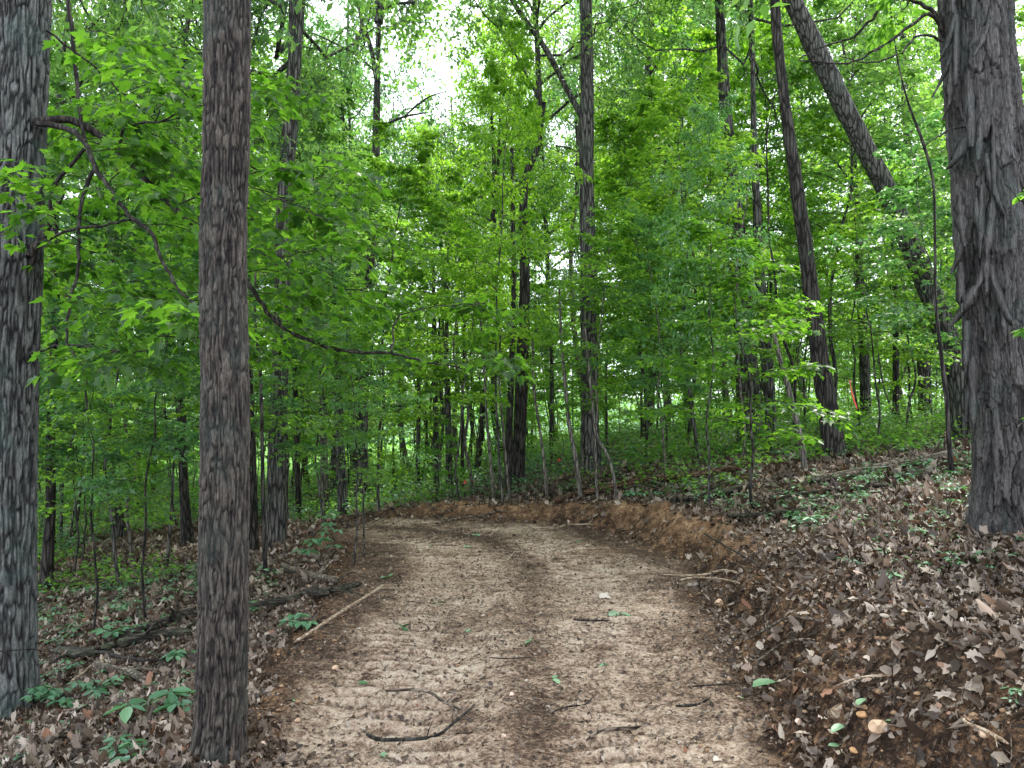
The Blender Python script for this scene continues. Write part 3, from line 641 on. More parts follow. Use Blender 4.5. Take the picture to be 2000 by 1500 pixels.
def peeling():
    """long bark strips hanging free of the hickory"""
    V, Fq, n0, rel = [], [], 0, []; r = np.random.default_rng(4)
    items = [(1925, 510, 1858, 635, .09), (1935, 520, 1985, 650, .08), (1895, 250, 1850, 330, .07), (1900, 700, 1885, 830, .08), (1940, 380, 1925, 500, .09), (1870, 60, 1822, 190, .05), (1866, 20, 1836, 120, .05), (1880, 470, 1858, 535, .05), (1925, 300, 1960, 420, .06), (1930, 40, 1900, 110, .05), (1862, 160, 1842, 235, .04)]
    for _ in range(26):
        py = r.uniform(-150, 900); px = np.interp(py, [-150, 500, 900], [1885, 1925, 1955])+r.uniform(-50, 50); items.append((px, py, px+r.normal(0, 5), py+r.uniform(45, 150), r.uniform(.04, .07)))
    for (a, b, c, d, w) in items:
        m = 9; s = np.linspace(0, 1, m); px = a+(c-a)*s**1.5; py = b+(d-b)*s
        cx = np.interp(py, [-300, 0, 500, 800, 1000], [1880, 1893, 1925, 1950, 1962]); rad = np.interp(py, [0, 1000], [61, 64])
        off = np.clip((px-cx)/rad, -1.6, 1.6); dep = np.sqrt(np.clip(1-off**2, 0, 1))
        P = np.stack([at(px[k], py[k], 5.3-.215*dep[k]-.012-.05*s[k]**2*r.uniform(.3, 1.2)) for k in range(m)])
        ww = w*np.sin(np.clip(s*.85+.12, 0, 1)*pi)**.6*(1+.2*r.normal(0, 1, m)); out_ = np.stack([off*.9, -dep-.15, off*0], -1); out_ = unit(out_)
        T = unit(np.gradient(P, axis=0)); X = unit(np.cross(T, out_)); th = .006
        ring = np.stack([P-X*ww[:, None]/2+out_*.004, P+out_*th*2.2, P+X*ww[:, None]/2+out_*.004, P-out_*th*.3], 1)
        V.append(ring.reshape(-1, 3)-bI); i = np.arange(m*4).reshape(m, 4)+n0
        Fq.append(np.stack([i[:-1], np.roll(i[:-1], -1, 1), np.roll(i[1:], -1, 1), i[1:]], -1).reshape(-1, 4)); n0 += m*4; rel.append(np.tile([.35, .8, .35, .1], m))
    o = link('loose_bark', mesh('loose_bark', np.concatenate(V), np.concatenate(Fq), attrs={'relief': np.concatenate(rel)}), M['bark_shag'], tI)
peeling()

for t_, z_, ci_, sc_ in ((tA, 8.0, 0, 1.1), (tB, 8.6, 1, 1.0), (tI, 7.8, 2, .8)):
    for nm, me in (('limb', PC[ci_][0]), ('crown', PC[ci_][1])):
        o_ = link(nm, me, None, t_); P_ = {id(tA): pA, id(tB): pB, id(tI): pI}[id(t_)]; k_ = int(np.argmin(np.abs(P_[:, 2]-t_.location[2]-z_)))
        o_.location = (P_[k_, 0]-t_.location[0], P_[k_, 1]-t_.location[1], z_); o_.scale = (sc_,)*3
# boughs of the left maple
def bough_part(tree, base, lines, Y, mat, leafmat, kind, size, seed, nsec=12, secl=.55, pairs=5, dens=1.0, extra=()):
    g = Growth(seed); rs = g.rs
    for ln in lines:
        px, y2, w = ln['p'], ln.get('Y2', Y), ln['w']
        n = len(px); W_ = np.array([[*at(a, b, Y+(y2-Y)*k/(n-1)), 0] for k, (a, b) in enumerate(px)])
        m = max(10, n*4); Q = resample(W_, m)[:, :3]; Q[1:-1] += rs.normal(0, .006, (m-2, 3))
        r = np.linspace(w[0], w[1], m)*Y/F/2; g.w.add(Q, r, 6)
        if ln.get('leaf', 1) <= 0: continue
        ns = int(nsec*ln.get('leaf', 1)); t = rs.uniform(ln.get('from', .15), 1, ns); k = np.clip((t*(m-1)).astype(int), 0, m-2)
        T = unit(Q[k+1]-Q[k]); sg = np.where(rs.random(ns) < .5, 1, -1)[:, None]; lat = np.cross(T, UP); lat = unit(lat+rs.normal(0, .3, lat.shape))*sg
        d0 = unit(T*.5+lat*.9+rs.normal(0, .25, T.shape)); az = np.arctan2(d0[:, 1], d0[:, 0]); el = rs.normal(.05, .2, ns)
        boughs(g, Q[k], az, el, ln.get('L', secl)*(.6+.7*rs.random(ns)), np.full(ns, .005), kind, size, 7, .62, pairs, .25, True, ((2, 1),))
    for (px, py, yy, az, L_) in extra:
        p = at(px, py, yy)[None]; boughs(g, p, np.array([az]), np.array([.05]), np.array([L_]), np.array([.006]), kind, size, 8, .6, pairs, .25, True, ((2, 1),))
    w = g.w.mesh('limb'); f = leaf_mesh('foliage', g.L); off = -np.array(base)
    w.transform(__import__('mathutils').Matrix.Translation(off)); f.transform(__import__('mathutils').Matrix.Translation(off))
    link('limb', w, M[mat], tree); link('foliage', f, M[leafmat], tree)
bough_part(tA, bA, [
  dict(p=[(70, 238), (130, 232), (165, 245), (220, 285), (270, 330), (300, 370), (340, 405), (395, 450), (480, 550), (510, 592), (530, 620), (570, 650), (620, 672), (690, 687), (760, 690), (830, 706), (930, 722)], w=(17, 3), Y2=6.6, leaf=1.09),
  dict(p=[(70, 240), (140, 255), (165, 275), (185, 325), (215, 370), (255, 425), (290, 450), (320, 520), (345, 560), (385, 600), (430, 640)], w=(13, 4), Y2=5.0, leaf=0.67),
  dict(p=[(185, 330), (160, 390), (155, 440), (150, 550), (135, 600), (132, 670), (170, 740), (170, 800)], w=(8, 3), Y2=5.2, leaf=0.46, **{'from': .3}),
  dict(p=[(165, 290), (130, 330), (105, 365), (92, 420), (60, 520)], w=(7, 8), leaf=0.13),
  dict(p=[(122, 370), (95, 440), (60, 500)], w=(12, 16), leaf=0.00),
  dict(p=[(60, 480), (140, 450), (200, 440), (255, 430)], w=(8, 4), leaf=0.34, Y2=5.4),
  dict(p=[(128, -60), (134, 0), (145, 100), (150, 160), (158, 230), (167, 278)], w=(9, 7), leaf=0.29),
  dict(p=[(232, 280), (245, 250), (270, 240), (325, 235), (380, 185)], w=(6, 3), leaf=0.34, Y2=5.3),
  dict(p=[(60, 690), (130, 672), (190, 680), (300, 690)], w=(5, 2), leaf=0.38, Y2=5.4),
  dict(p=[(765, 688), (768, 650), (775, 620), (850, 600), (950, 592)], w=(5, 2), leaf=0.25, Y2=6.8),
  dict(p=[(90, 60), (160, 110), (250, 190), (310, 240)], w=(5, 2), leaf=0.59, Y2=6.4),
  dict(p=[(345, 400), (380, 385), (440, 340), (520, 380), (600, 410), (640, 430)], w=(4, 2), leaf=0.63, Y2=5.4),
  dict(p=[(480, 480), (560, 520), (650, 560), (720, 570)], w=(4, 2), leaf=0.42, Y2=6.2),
  ], 5.9, 'twig', 'leaf_dark_shaded', 'maple', .088, 51, 9, .78, 3,
  extra=[(a_, b_, y_, z_, l_) for a_, b_, y_, z_, l_ in zip(random.Random(3).choices(range(70, 620), k=46), random.Random(4).choices(range(60, 700), k=46), [6.5+2.2*random.Random(k).random() for k in range(46)], [random.Random(k+99).uniform(-.6, 3.8) for k in range(46)], [random.Random(k+9).uniform(.7, 1.3) for k in range(46)]) if a_ < 420 or 300 < b_ < 660])

# dead arching branches of the hickory, with a few leaves at the tips
bough_part(tI, bI, [
  dict(p=[(1850, 60), (1825, 30), (1790, 5), (1740, -5), (1700, 40), (1670, 70), (1610, 90), (1560, 115)], w=(10, 3), leaf=.3, L=.3, Y2=5.6),
  dict(p=[(1850, 75), (1820, 30), (1780, 50), (1730, 85), (1650, 125), (1560, 118)], w=(8, 3), leaf=0, Y2=5.0),
  dict(p=[(1860, 90), (1800, 70), (1750, 110), (1690, 122), (1640, 110)], w=(6, 2), leaf=0, Y2=4.9),
  dict(p=[(1925, 262), (1895, 248), (1850, 255), (1820, 275), (1800, 290)], w=(5, 2), leaf=0, Y2=4.95),
  dict(p=[(1940, 255), (1965, 290), (1990, 330)], w=(4, 2), leaf=0, Y2=5.0),
  ], 5.3, 'twig', 'leaf_hickory', 'oval', .075, 52, 7, .4, 3)
_q = at(2085, 1050, 4.7); tS = empty('hickory_sapling', (_q[0], _q[1], gz(_q[0], _q[1])), 'broad-leaved sapling whose twigs reach in from the right edge over the shaggy hickory', 'sapling')
bough_part(tS, tS.location, [
  dict(p=[(2085, 1150), (2085, 900), (2075, 700), (2070, 400), (2060, 200)], w=(14, 5), leaf=0, Y2=4.7),
  dict(p=[(2071, 430), (2030, 415), (2000, 400), (1975, 370), (1962, 360)], w=(5, 2), leaf=.2, Y2=4.6, L=.13),
  dict(p=[(2078, 800), (2020, 815), (1990, 830), (1975, 822)], w=(4, 2), leaf=.2, Y2=4.4, L=.12),
  dict(p=[(2075, 620), (2020, 632), (1990, 640), (1975, 625)], w=(4, 2), leaf=.2, Y2=4.5, L=.14),
  dict(p=[(2072, 300), (2030, 250), (2000, 215), (1985, 180)], w=(4, 2), leaf=0, Y2=4.9, L=.3),
  ], 4.7, 'twig', 'leaf_hickory', 'oval', .055, 57, 7, .2, 3)

# ------------------------------------------------------------------ trees one can tell apart, from the photograph
TREES = {}
def T(key, *a, **k): TREES[key] = trunk_from_px(*a, **k)
T('c', 'mid-sized trunk behind the trail-side trunk, bending right above the maple leaves', [(540, 1078, 38), (541, 900, 36), (545, 780, 33), (549, 640, 31), (553, 480, 31), (560, 330, 31), (568, 230, 29), (575, 120, 27), (584, 0, 25), (592, -150, 22)], 13.0, crown=(0, 8.5, 1.0), top=5)
T('d', 'slender forked tree whose two tops rise against the open sky left of centre', [(704, 1020, 25), (707, 860, 23), (712, 700, 20), (724, 500, 18), (733, 340, 17), (736, 200, 14), (738, 110, 11), (741, 0, 9), (744, -90, 7)], 19.5, crown=(1, 12.6, 1.25), top=3,
  forks=[[(736, 160, 10), (722, 85, 9), (706, 40, 8), (700, 0, 6), (690, -60, 5)], [(738, 258, 7), (760, 240, 6), (790, 228, 5), (832, 220, 3)], [(792, 226, 4), (815, 205, 4), (845, 186, 3), (868, 180, 2)], [(737, 145, 5), (700, 110, 5), (655, 85, 4), (600, 60, 3)]])
T('e', 'tall straight grey trunk near the centre with a limb leaving to the left', [(1154, 940, 40), (1152, 800, 35), (1150, 650, 33), (1148, 480, 31), (1146, 330, 29), (1146, 230, 29), (1146, 120, 25), (1144, 0, 25), (1140, -150, 22)], 16.0, crown=(2, 12, 1.0), top=5,
  forks=[[(1140, 235, 16), (1128, 212, 13), (1110, 180, 12), (1090, 140, 12), (1065, 95, 12), (1030, 45, 11), (1000, 0, 10), (975, -60, 8)]])
T('f', 'dark trunk just left of the tall central trunk, its top bending right', [(1010, 945, 27), (1015, 850, 25), (1021, 700, 25), (1025, 560, 21), (1024, 450, 19), (1022, 400, 17), (1030, 335, 14), (1046, 300, 12), (1062, 200, 9)], 17.0, mat='bark_dark', crown=(1, 8.0, .8))
T('f2', 'thin dark stem standing against the left side of a dark trunk near the centre', [(992, 950, 15), (994, 850, 14), (1000, 700, 11), (1003, 560, 9), (1002, 400, 8), (1000, 290, 7)], 16.3, mat='bark_dark')
T('g', 'dark leaning trunk on the rise to the right, sweeping up to the left', [(1632, 872, 42), (1618, 800, 37), (1607, 740, 35), (1592, 630, 31), (1576, 510, 28), (1560, 390, 27), (1542, 270, 23), (1527, 150, 20), (1517, 60, 20), (1512, -60, 19)], 12.6, mat='bark_dark', crown=(0, 9.2, .9), top=4)
T('h', 'thick trunk leaning far over to the left behind the shaggy hickory', [(1893, 838, 56), (1880, 780, 49), (1868, 730, 46), (1842, 640, 43), (1805, 545, 41), (1765, 450, 40), (1722, 350, 39), (1682, 275, 38), (1645, 200, 38), (1600, 110, 38), (1552, 10, 36), (1520, -60, 34), (1440, -260, 30)], 13.5, crown=(2, 12.2, 1.1))
T('j', 'straight grey-brown trunk right of centre showing between two masses of leaves', [(1467, 880, 48), (1461, 760, 44), (1453, 620, 39), (1444, 520, 37), (1434, 420, 34), (1422, 280, 27), (1412, 140, 22), (1405, 0, 18), (1402, -80, 17)], 17.5, crown=(1, 11.5, 1.0), top=4)
T('k', 'narrow lichened trunk just right of the straight grey-brown trunk', [(1510, 880, 19), (1502, 760, 22), (1491, 620, 22), (1483, 520, 19), (1478, 400, 16), (1473, 280, 12), (1470, 120, 9)], 16.2, crown=(0, 8.5, .7))
T('w', 'grey pole-thin tree leaning left, its foot in the green undergrowth', [(1573, 887, 13), (1562, 850, 12), (1550, 800, 11), (1540, 760, 10), (1527, 715, 9), (1508, 640, 7)], 11.2, mat='bark_pale')
T('l', 'smooth grey trunk behind the hanging pink ribbon', [(1692, 822, 22), (1690, 760, 20), (1686, 660, 18), (1680, 560, 16), (1676, 420, 13)], 21, crown=(1, 7.5, .8))
T('m', 'black stem between the grey trunk by the ribbon and the far pale trunk', [(1748, 815, 13), (1750, 720, 12), (1749, 600, 10), (1742, 420, 8)], 21, mat='bark_dark')
T('n', 'pale far trunk left of the foot of the thick leaning trunk', [(1807, 805, 26), (1804, 700, 24), (1797, 560, 21), (1786, 420, 18), (1776, 330, 16), (1770, 235, 14), (1764, 120, 12)], 24, crown=(0, 12, .9))
T('o', 'thin dark crooked tree before the thick leaning trunk', [(1860, 925, 11), (1853, 850, 9), (1848, 770, 8), (1838, 690, 7), (1828, 600, 6), (1826, 460, 5), (1820, 340, 5), (1800, 270, 6), (1775, 205, 4), (1752, 110, 3), (1738, 10, 3), (1725, -60, 2)], 8.6, mat='bark_dark')
T('p', 'dark wavy trunk in the gap between the two near trunks on the left', [(368, 1088, 24), (362, 1000, 20), (356, 880, 16), (353, 760, 14), (352, 640, 15), (344, 560, 15), (338, 430, 12)], 16.5, mat='bark_dark', crown=(1, 7.5, .9))
T('q', 'dark trunk half hidden by the right side of the trail-edge trunk', [(496, 1065, 20), (492, 900, 17), (487, 740, 14), (484, 560, 12), (480, 380, 10)], 14.5, mat='bark_dark', crown=(0, 7.5, .6))
T('q2', 'very thin dark pole between the trail-edge trunk and the bending trunk', [(520, 1118, 9), (514, 980, 8), (512, 860, 7), (508, 720, 6), (498, 620, 5), (500, 500, 4)], 10.2, mat='bark_dark')
T('r', 'dark trunk low on the slope a little right of the left-edge maple', [(88, 1168, 25), (94, 1080, 21), (98, 1000, 18), (99, 850, 16), (103, 740, 15), (110, 600, 14), (104, 480, 12)], 12.2, mat='bark_dark', crown=(0, 6.0, .7))
T('r2', 'dark straight trunk hugging the right side of the left-edge maple', [(66, 1200, 15), (64, 1050, 15), (66, 900, 14), (70, 740, 13), (74, 600, 12)], 11.0, mat='bark_dark')
T('s', 'narrow dark trunk right of the bending trunk, down in the hollow', [(584, 1012, 12), (581, 900, 11), (577, 780, 10), (575, 640, 9)], 19, mat='bark_dark')
T('t', 'grey knotty trunk left of the clump of saplings at the bend', [(634, 1030, 17), (633, 900, 15), (630, 780, 13), (628, 640, 11), (630, 500, 9)], 19, mat='bark_pale')
T('u', 'brown trunk just left of the forked tree, in the clump by the bend', [(672, 1045, 22), (668, 950, 20), (664, 850, 17), (660, 740, 15), (655, 640, 13), (640, 470, 10)], 17.0)
T('v1', 'thin dark pole standing alone behind the far end of the dirt trail', [(815, 1002, 10), (816, 900, 9), (818, 780, 8), (817, 650, 6)], 19)
T('v2', 'grey trunk left of a close pair behind the top of the trail', [(852, 990, 13), (852, 880, 12), (850, 760, 11), (848, 640, 9), (846, 500, 7)], 19)
T('v3', 'grey forked trunk right of a close pair behind the top of the trail', [(878, 985, 15), (877, 880, 14), (874, 780, 12), (872, 690, 9), (874, 560, 7)], 18.5, forks=[[(877, 840, 6), (864, 790, 6), (858, 720, 5), (858, 620, 4)]])
T('v4', 'thin black wavy stem right of the grey forked trunk', [(902, 975, 8), (903, 880, 7), (903, 790, 7), (906, 700, 6), (908, 600, 5)], 19.5, mat='bark_dark')
T('v5', 'short ivy-dark trunk between the wavy stem and the dark centre trunk', [(932, 960, 15), (934, 900, 13), (940, 850, 11), (944, 760, 9)], 21, mat='bark_dark')
T('v6', 'pale slim sapling leaning left in front of the dark centre trunk', [(966, 980, 6), (958, 900, 6), (951, 820, 5), (946, 720, 5), (938, 620, 4)], 14.8, mat='bark_pale')
T('v7', 'pale slim stem leaning left from beside the dark centre trunk', [(998, 975, 6), (988, 900, 5), (981, 820, 5), (975, 740, 4), (978, 640, 3)], 14.5, mat='bark_pale')
T('v8', 'pale thin stem leaning left midway between the two centre trunks', [(1070, 972, 7), (1062, 900, 6), (1053, 830, 5), (1044, 770, 5), (1040, 660, 4)], 14.2, mat='bark_pale')
T('v9', 'whitish crooked sapling leaning against the left of the tall central trunk', [(1136, 965, 10), (1125, 900, 9), (1112, 830, 8), (1104, 750, 7), (1096, 660, 6), (1092, 560, 4)], 13.6, mat='bark_pale')
T('v10', 'whitish crooked sapling curving up across the tall central trunk', [(1204, 990, 7), (1200, 940, 6), (1187, 890, 6), (1165, 850, 6), (1158, 790, 5), (1150, 720, 5), (1143, 640, 4)], 12.6, mat='bark_pale')
T('v11', 'small grey trunk far behind between the two centre trunks', [(1076, 950, 9), (1077, 850, 9), (1078, 740, 8), (1076, 640, 7)], 24)
def sap_px(key, i, px, py, Hpx, rz, label, Y=None, bark='bark_mid', cat='sapling', name='sapling', wide=1.0):
    p = hit(px, py) if Y is None else None
    if p is None: q = at(px, py, Y); p = np.array([q[0], q[1], 0])
    H = [6., 8., 4.2, 7., 10., 3.][i]; sc = (Hpx*p[1]/F)/H
    t = sapling(i, p[0], p[1], rz, sc, label, None, bark, name, cat); t.scale = (sc*wide, sc*wide, sc); TREES[key] = (t, p, None); return t
sap_px('x', 2, 1482, 995, 560, .4, 'dark-leaved small maple standing alone among the litter on the right slope', bark='bark_dark', cat='small tree', name='small_tree', wide=1.25)
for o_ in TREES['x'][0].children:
    if o_.name.startswith('crown'): o_.material_slots[0].link = 'OBJECT'; o_.material_slots[0].material = M['leaf_dark_shaded']
sap_px('y1', 1, 985, 985, 960, 2.0, 'bright green maple rising behind the bend of the trail at centre', Y=14.3, wide=.62, name='maple_tree', cat='maple tree')
sap_px('y2', 1, 1262, 960, 700, 4.0, 'leafy maple just right of the tall central trunk', Y=18.2, name='maple_tree', cat='maple tree')
sap_px('y3', 3, 1385, 930, 820, 1.0, 'broad-leaved hickory sapling between the central trunk and the dark leaning trunk', Y=10.5, wide=.62, name='hickory_sapling')
sap_px('y4', 3, 1770, 900, 560, 3.0, 'broad-leaved hickory sapling just left of the shaggy hickory', Y=15.2, name='hickory_sapling')
sap_px('y5', 1, 1335, 930, 840, 5.2, 'full maple between the centre trunk and the dark-leaved small maple', Y=19, name='maple_tree', cat='maple tree')
sap_px('y6', 0, 285, 1212, 700, 2.2, 'thin multi-twigged maple sapling in the gap between the two near trunks', bark='bark_dark')
sap_px('y7', 0, 180, 1240, 620, .7, 'thin-stemmed maple sapling close to the right of the left-edge maple', bark='bark_dark')
sap_px('y8', 1, 240, 1120, 800, 3.3, 'taller maple behind the thin saplings on the left', Y=11.5, name='maple_tree', cat='maple tree')
sap_px('y9', 0, 690, 1105, 520, 5.0, 'nearest sapling of the clump at the left side of the trail bend')
sap_px('y10', 0, 712, 1090, 460, 1.4, 'sapling right beside the nearest one of the clump at the trail bend')
sap_px('y11', 1, 640, 1060, 560, 2.9, 'leafy maple behind the sapling clump at the trail bend', Y=12.5, name='maple_tree', cat='maple tree')
sap_px('y12', 1, 850, 990, 660, .2, 'maple whose leaves fill the view above the far end of the trail', Y=16.5, wide=.8, name='maple_tree', cat='maple tree')
sap_px('y17', 1, 1170, 985, 570, 1.3, 'maple spreading its leaves across the middle of the tall central trunk', Y=12.9, bark='bark_pale', cat='sapling')
sap_px('y18', 1, 1300, 960, 540, 3.7, 'darker maple right of the one crossing the tall central trunk', Y=13.6, bark='bark_pale')
sap_px('y19', 0, 900, 985, 520, 2.7, 'maple spreading low over the crest of the trail left of centre', Y=14.6, wide=1.2)
sap_px('y13', 4, 560, 1080, 900, 1.9, 'tall maple behind the bending trunk on the left', Y=17, name='maple_tree', cat='maple tree')
sap_px('y14', 4, 1640, 860, 900, .9, 'tall maple behind the dark leaning trunk on the right', Y=18.5, name='maple_tree', cat='maple tree')
sap_px('y15', 4, 30, 1150, 1050, .5, 'tall maple filling the view behind the left-edge maple', Y=11.5, name='maple_tree', cat='maple tree')
sap_px('y16', 4, 1960, 850, 900, 2.5, 'tall maple filling the view behind the shaggy hickory', Y=11.5, name='maple_tree', cat='maple tree')

# ------------------------------------------------------------------ the wood behind: every stem its own tree
LM = [(8, 'left-edge maple'), (200, 'two thin saplings'), (365, 'wavy dark trunk'), (438, 'trail-edge trunk'), (545, 'bending trunk'), (634, 'grey knotty trunk'), (738, 'slender forked tree'), (865, 'close grey pair'),
      (1012, 'dark centre trunk'), (1150, 'tall central trunk'), (1320, 'full maple'), (1450, 'straight grey-brown trunk'), (1590, 'dark leaning trunk'), (1690, 'pink ribbon'), (1800, 'pale far trunk'), (1930, 'shaggy hickory')]
used = {}
ORD = ['', '', 'second ', 'third ', 'fourth ', 'fifth ', 'sixth ', 'seventh ', 'eighth ', 'ninth ']
def auto_label(kind, px, Y, look):
    k = min(LM, key=lambda q: abs(q[0]-px)); side = 'just left of' if px < k[0]-10 else ('just right of' if px > k[0]+10 else 'in line with')
    if abs(px-k[0]) > 45: side = side.replace('just ', '')
    dep = 'at mid distance' if Y < 18 else ('further back' if Y < 26 else ('deep in the wood' if Y < 36 else 'far behind'))
    l = f'{look} {kind} {side} the {k[1]}, {dep}'; used[l] = used.get(l, 0)+1
    return ORD[min(used[l], 9)]+l
placed = [tuple(v[1][:2]) for v in TREES.values()]+[tuple(bA[:2]), tuple(bB[:2]), tuple(bI[:2])]
def ok_spot(x, y, dmin, clear=1.0):
    d, _, _, _ = trail_d(np.array([x]), np.array([y]))
    return d[0] > clear and all((x-a)**2+(y-b)**2 > dmin**2 for a, b in placed)
pend = []
def scatter(n, Y0, Y1, dmin, pxr=(-120, 2120)):
    out_ = []; tries = 0
    while len(out_) < n and tries < n*60:
        tries += 1; Y = math.sqrt(random.uniform(Y0**2, Y1**2)); px = random.uniform(*pxr); x = (px-1000)/F*Y
        if ok_spot(x, Y, dmin): placed.append((x, Y)); out_.append((px, Y, x))
    return sorted(out_, key=lambda q: q[1])
for (px, Y, x) in scatter(32, 10.5, 19, 1.3):
    if 1090 < px < 1205 or 480 < px < 590 or 1555 < px < 1690 or 1400 < px < 1490: continue
    i = random.choice([0, 0, 1, 1, 2, 3]); sapling(i, x, Y, random.uniform(0, 6.3), random.uniform(.75, 1.1), auto_label('understorey sapling', px, Y, {0: 'slim', 1: 'tall', 2: 'small', 3: 'broad-leaved'}[i]), 'saplings of the understorey')
for (px, Y, x) in scatter(50, 19, 34, 1.8):
    i = random.choice([1, 4, 4, 3, 0]); sapling(i, x, Y, random.uniform(0, 6.3), random.uniform(.8, 1.15), auto_label('maple', px, Y, {0: 'slim', 1: 'leafy', 3: 'broad-leaved', 4: 'tall'}[i]), 'maples of the background', name='maple_tree', cat='maple tree')
for (px, Y, x) in scatter(56, 34, 52, 1.9):
    i = random.choice([1, 4, 4]); sapling(i, x, Y, random.uniform(0, 6.3), random.uniform(.8, 1.2), auto_label('maple', px, Y, {1: 'leafy', 4: 'tall'}[i]), 'maples of the background', name='maple_tree', cat='maple tree')
for (px, Y, x) in scatter(46, 15, 30, .8):
    sapling(5, x, Y, random.uniform(0, 6.3), random.uniform(.6, 1.1), auto_label('bush', px, Y, 'low leafy'), 'bushes under the trees', name='bush', cat='bush')
for (px, Y, x) in scatter(70, 30, 54, 1.0):
    sapling(2 if random.random() < .6 else 5, x, Y, random.uniform(0, 6.3), random.uniform(.8, 1.2), auto_label('bush', px, Y, 'round green'), 'bushes at the edge of the wood', name='bush', cat='bush')
# canopy trees: shared trunks
PT = []
for s_ in range(5):
    rs_ = np.random.default_rng(90+s_); t_ = np.linspace(0, 1, 9); H_ = 19
    ax_ = np.stack([np.cumsum(rs_.normal(0, .16, 9)), np.cumsum(rs_.normal(0, .16, 9)), t_*H_-.2, .15*(1-.75*t_)], -1); ax_[0, :2] = 0
    me_ = simple_trunk_mesh(ax_, np.zeros(3), 10, .35, s_); me_.materials.append(M[['bark_mid', 'bark_dark', 'bark_pale', 'bark_mid', 'bark_dark'][s_]]); PT.append((me_, ax_))
def canopy_tree(x, y, rz, sc, ti, ci, cz, label, group):
    me_, ax_ = PT[ti]; t = empty('canopy_tree', (x, y, gz(x, y)), label, 'tree', group); t.rotation_euler = (0, 0, rz); t.scale = (sc,)*3; q_ = random.random()
    link('trunk', me_, None, t); k = np.interp(cz, ax_[:, 2], np.arange(9)); j = int(min(k, 7)); p = ax_[j, :3]*(1-(k-j))+ax_[j+1, :3]*(k-j)
    for nm, me in (('limb', PC[ci][0]), ('crown', PC[ci][1])):
        o = link(nm, me, None, t); o.location = p; o.rotation_euler = (0, 0, ci+ti*1.3)
        if nm == 'crown' and q_ < .5: o.material_slots[0].link = 'OBJECT'; o.material_slots[0].material = M['leaf_cool' if q_ < .33 else 'leaf_yellow']
    return t
LK = ['grey-barked', 'black-barked', 'pale-barked', 'brown-barked', 'dark-barked']
for (px, Y, x) in scatter(16, 16, 26, 2.2):
    if abs(px-820) < 130 or random.random() < .3: continue
    ti = random.randrange(5); canopy_tree(x, Y, random.uniform(0, 6.3), random.uniform(.75, 1.0), ti, random.randrange(3), random.uniform(7, 10), auto_label('canopy tree', px, Y, LK[ti]), 'canopy trees of the background')
for (px, Y, x) in scatter(44, 26, 52, 2.2):
    if 760 < px < 880: continue
    ti = random.randrange(5); canopy_tree(x, Y, random.uniform(0, 6.3), random.uniform(.85, 1.15), ti, random.randrange(3), random.uniform(7, 12), auto_label('canopy tree', px, Y, LK[ti]), 'canopy trees of the background')
for (px, Y, cz, ti, lb) in ((655, 27, 9, 3, 'brown canopy tree whose crown fills the view left of the slender forked tree'), (800, 38, 9, 3, 'brown canopy tree far behind the fork of the slender forked tree'), (850, 42, 8, 2, 'pale canopy tree far behind the brightest gap in the leaves'), (985, 29, 8, 4, 'dark canopy tree behind the limb of the tall central trunk'), (1260, 24, 8, 0, 'grey canopy tree right of the top of the tall central trunk'), (250, 20, 7, 3, 'brown canopy tree whose crown shows between the two near trunks'), (1340, 30, 9, 1, 'black canopy tree behind the full maple')):
    x = (px-1000)/F*Y; placed.append((x, Y)); canopy_tree(x, Y, px*.01, 1.0, ti, ti % 3, cz, lb, 'canopy trees of the background')
# bare thin poles between them
PP = []
for s_ in range(4):
    rs_ = np.random.default_rng(190+s_); t_ = np.linspace(0, 1, 9); ax_ = np.stack([np.cumsum(rs_.normal(0, .12, 9)), np.cumsum(rs_.normal(0, .12, 9)), t_*8-.15, .035*(1-.7*t_)], -1); ax_[0, :2] = 0
    me_ = simple_trunk_mesh(ax_, np.zeros(3), 6, .35, s_); me_.materials.append(M[['bark_mid', 'bark_dark', 'bark_pale', 'bark_dark'][s_]]); PP.append(me_)
for (px, Y, x) in scatter(120, 12, 40, .6):
    k = random.randrange(4); o = link('tree_pole', PP[k], None, None, (x, Y, gz(x, Y))); o.rotation_euler = (random.gauss(0, .05), random.gauss(0, .06), random.uniform(0, 6.3)); s_ = random.uniform(.7, 1.3); o.scale = (s_, s_, random.uniform(.6, 1.1))
    tag(o, auto_label('leafless pole-thin tree', px, Y, ['grey', 'blackish', 'pale', 'dark'][k]), 'tree', 'pole-thin trees of the wood')
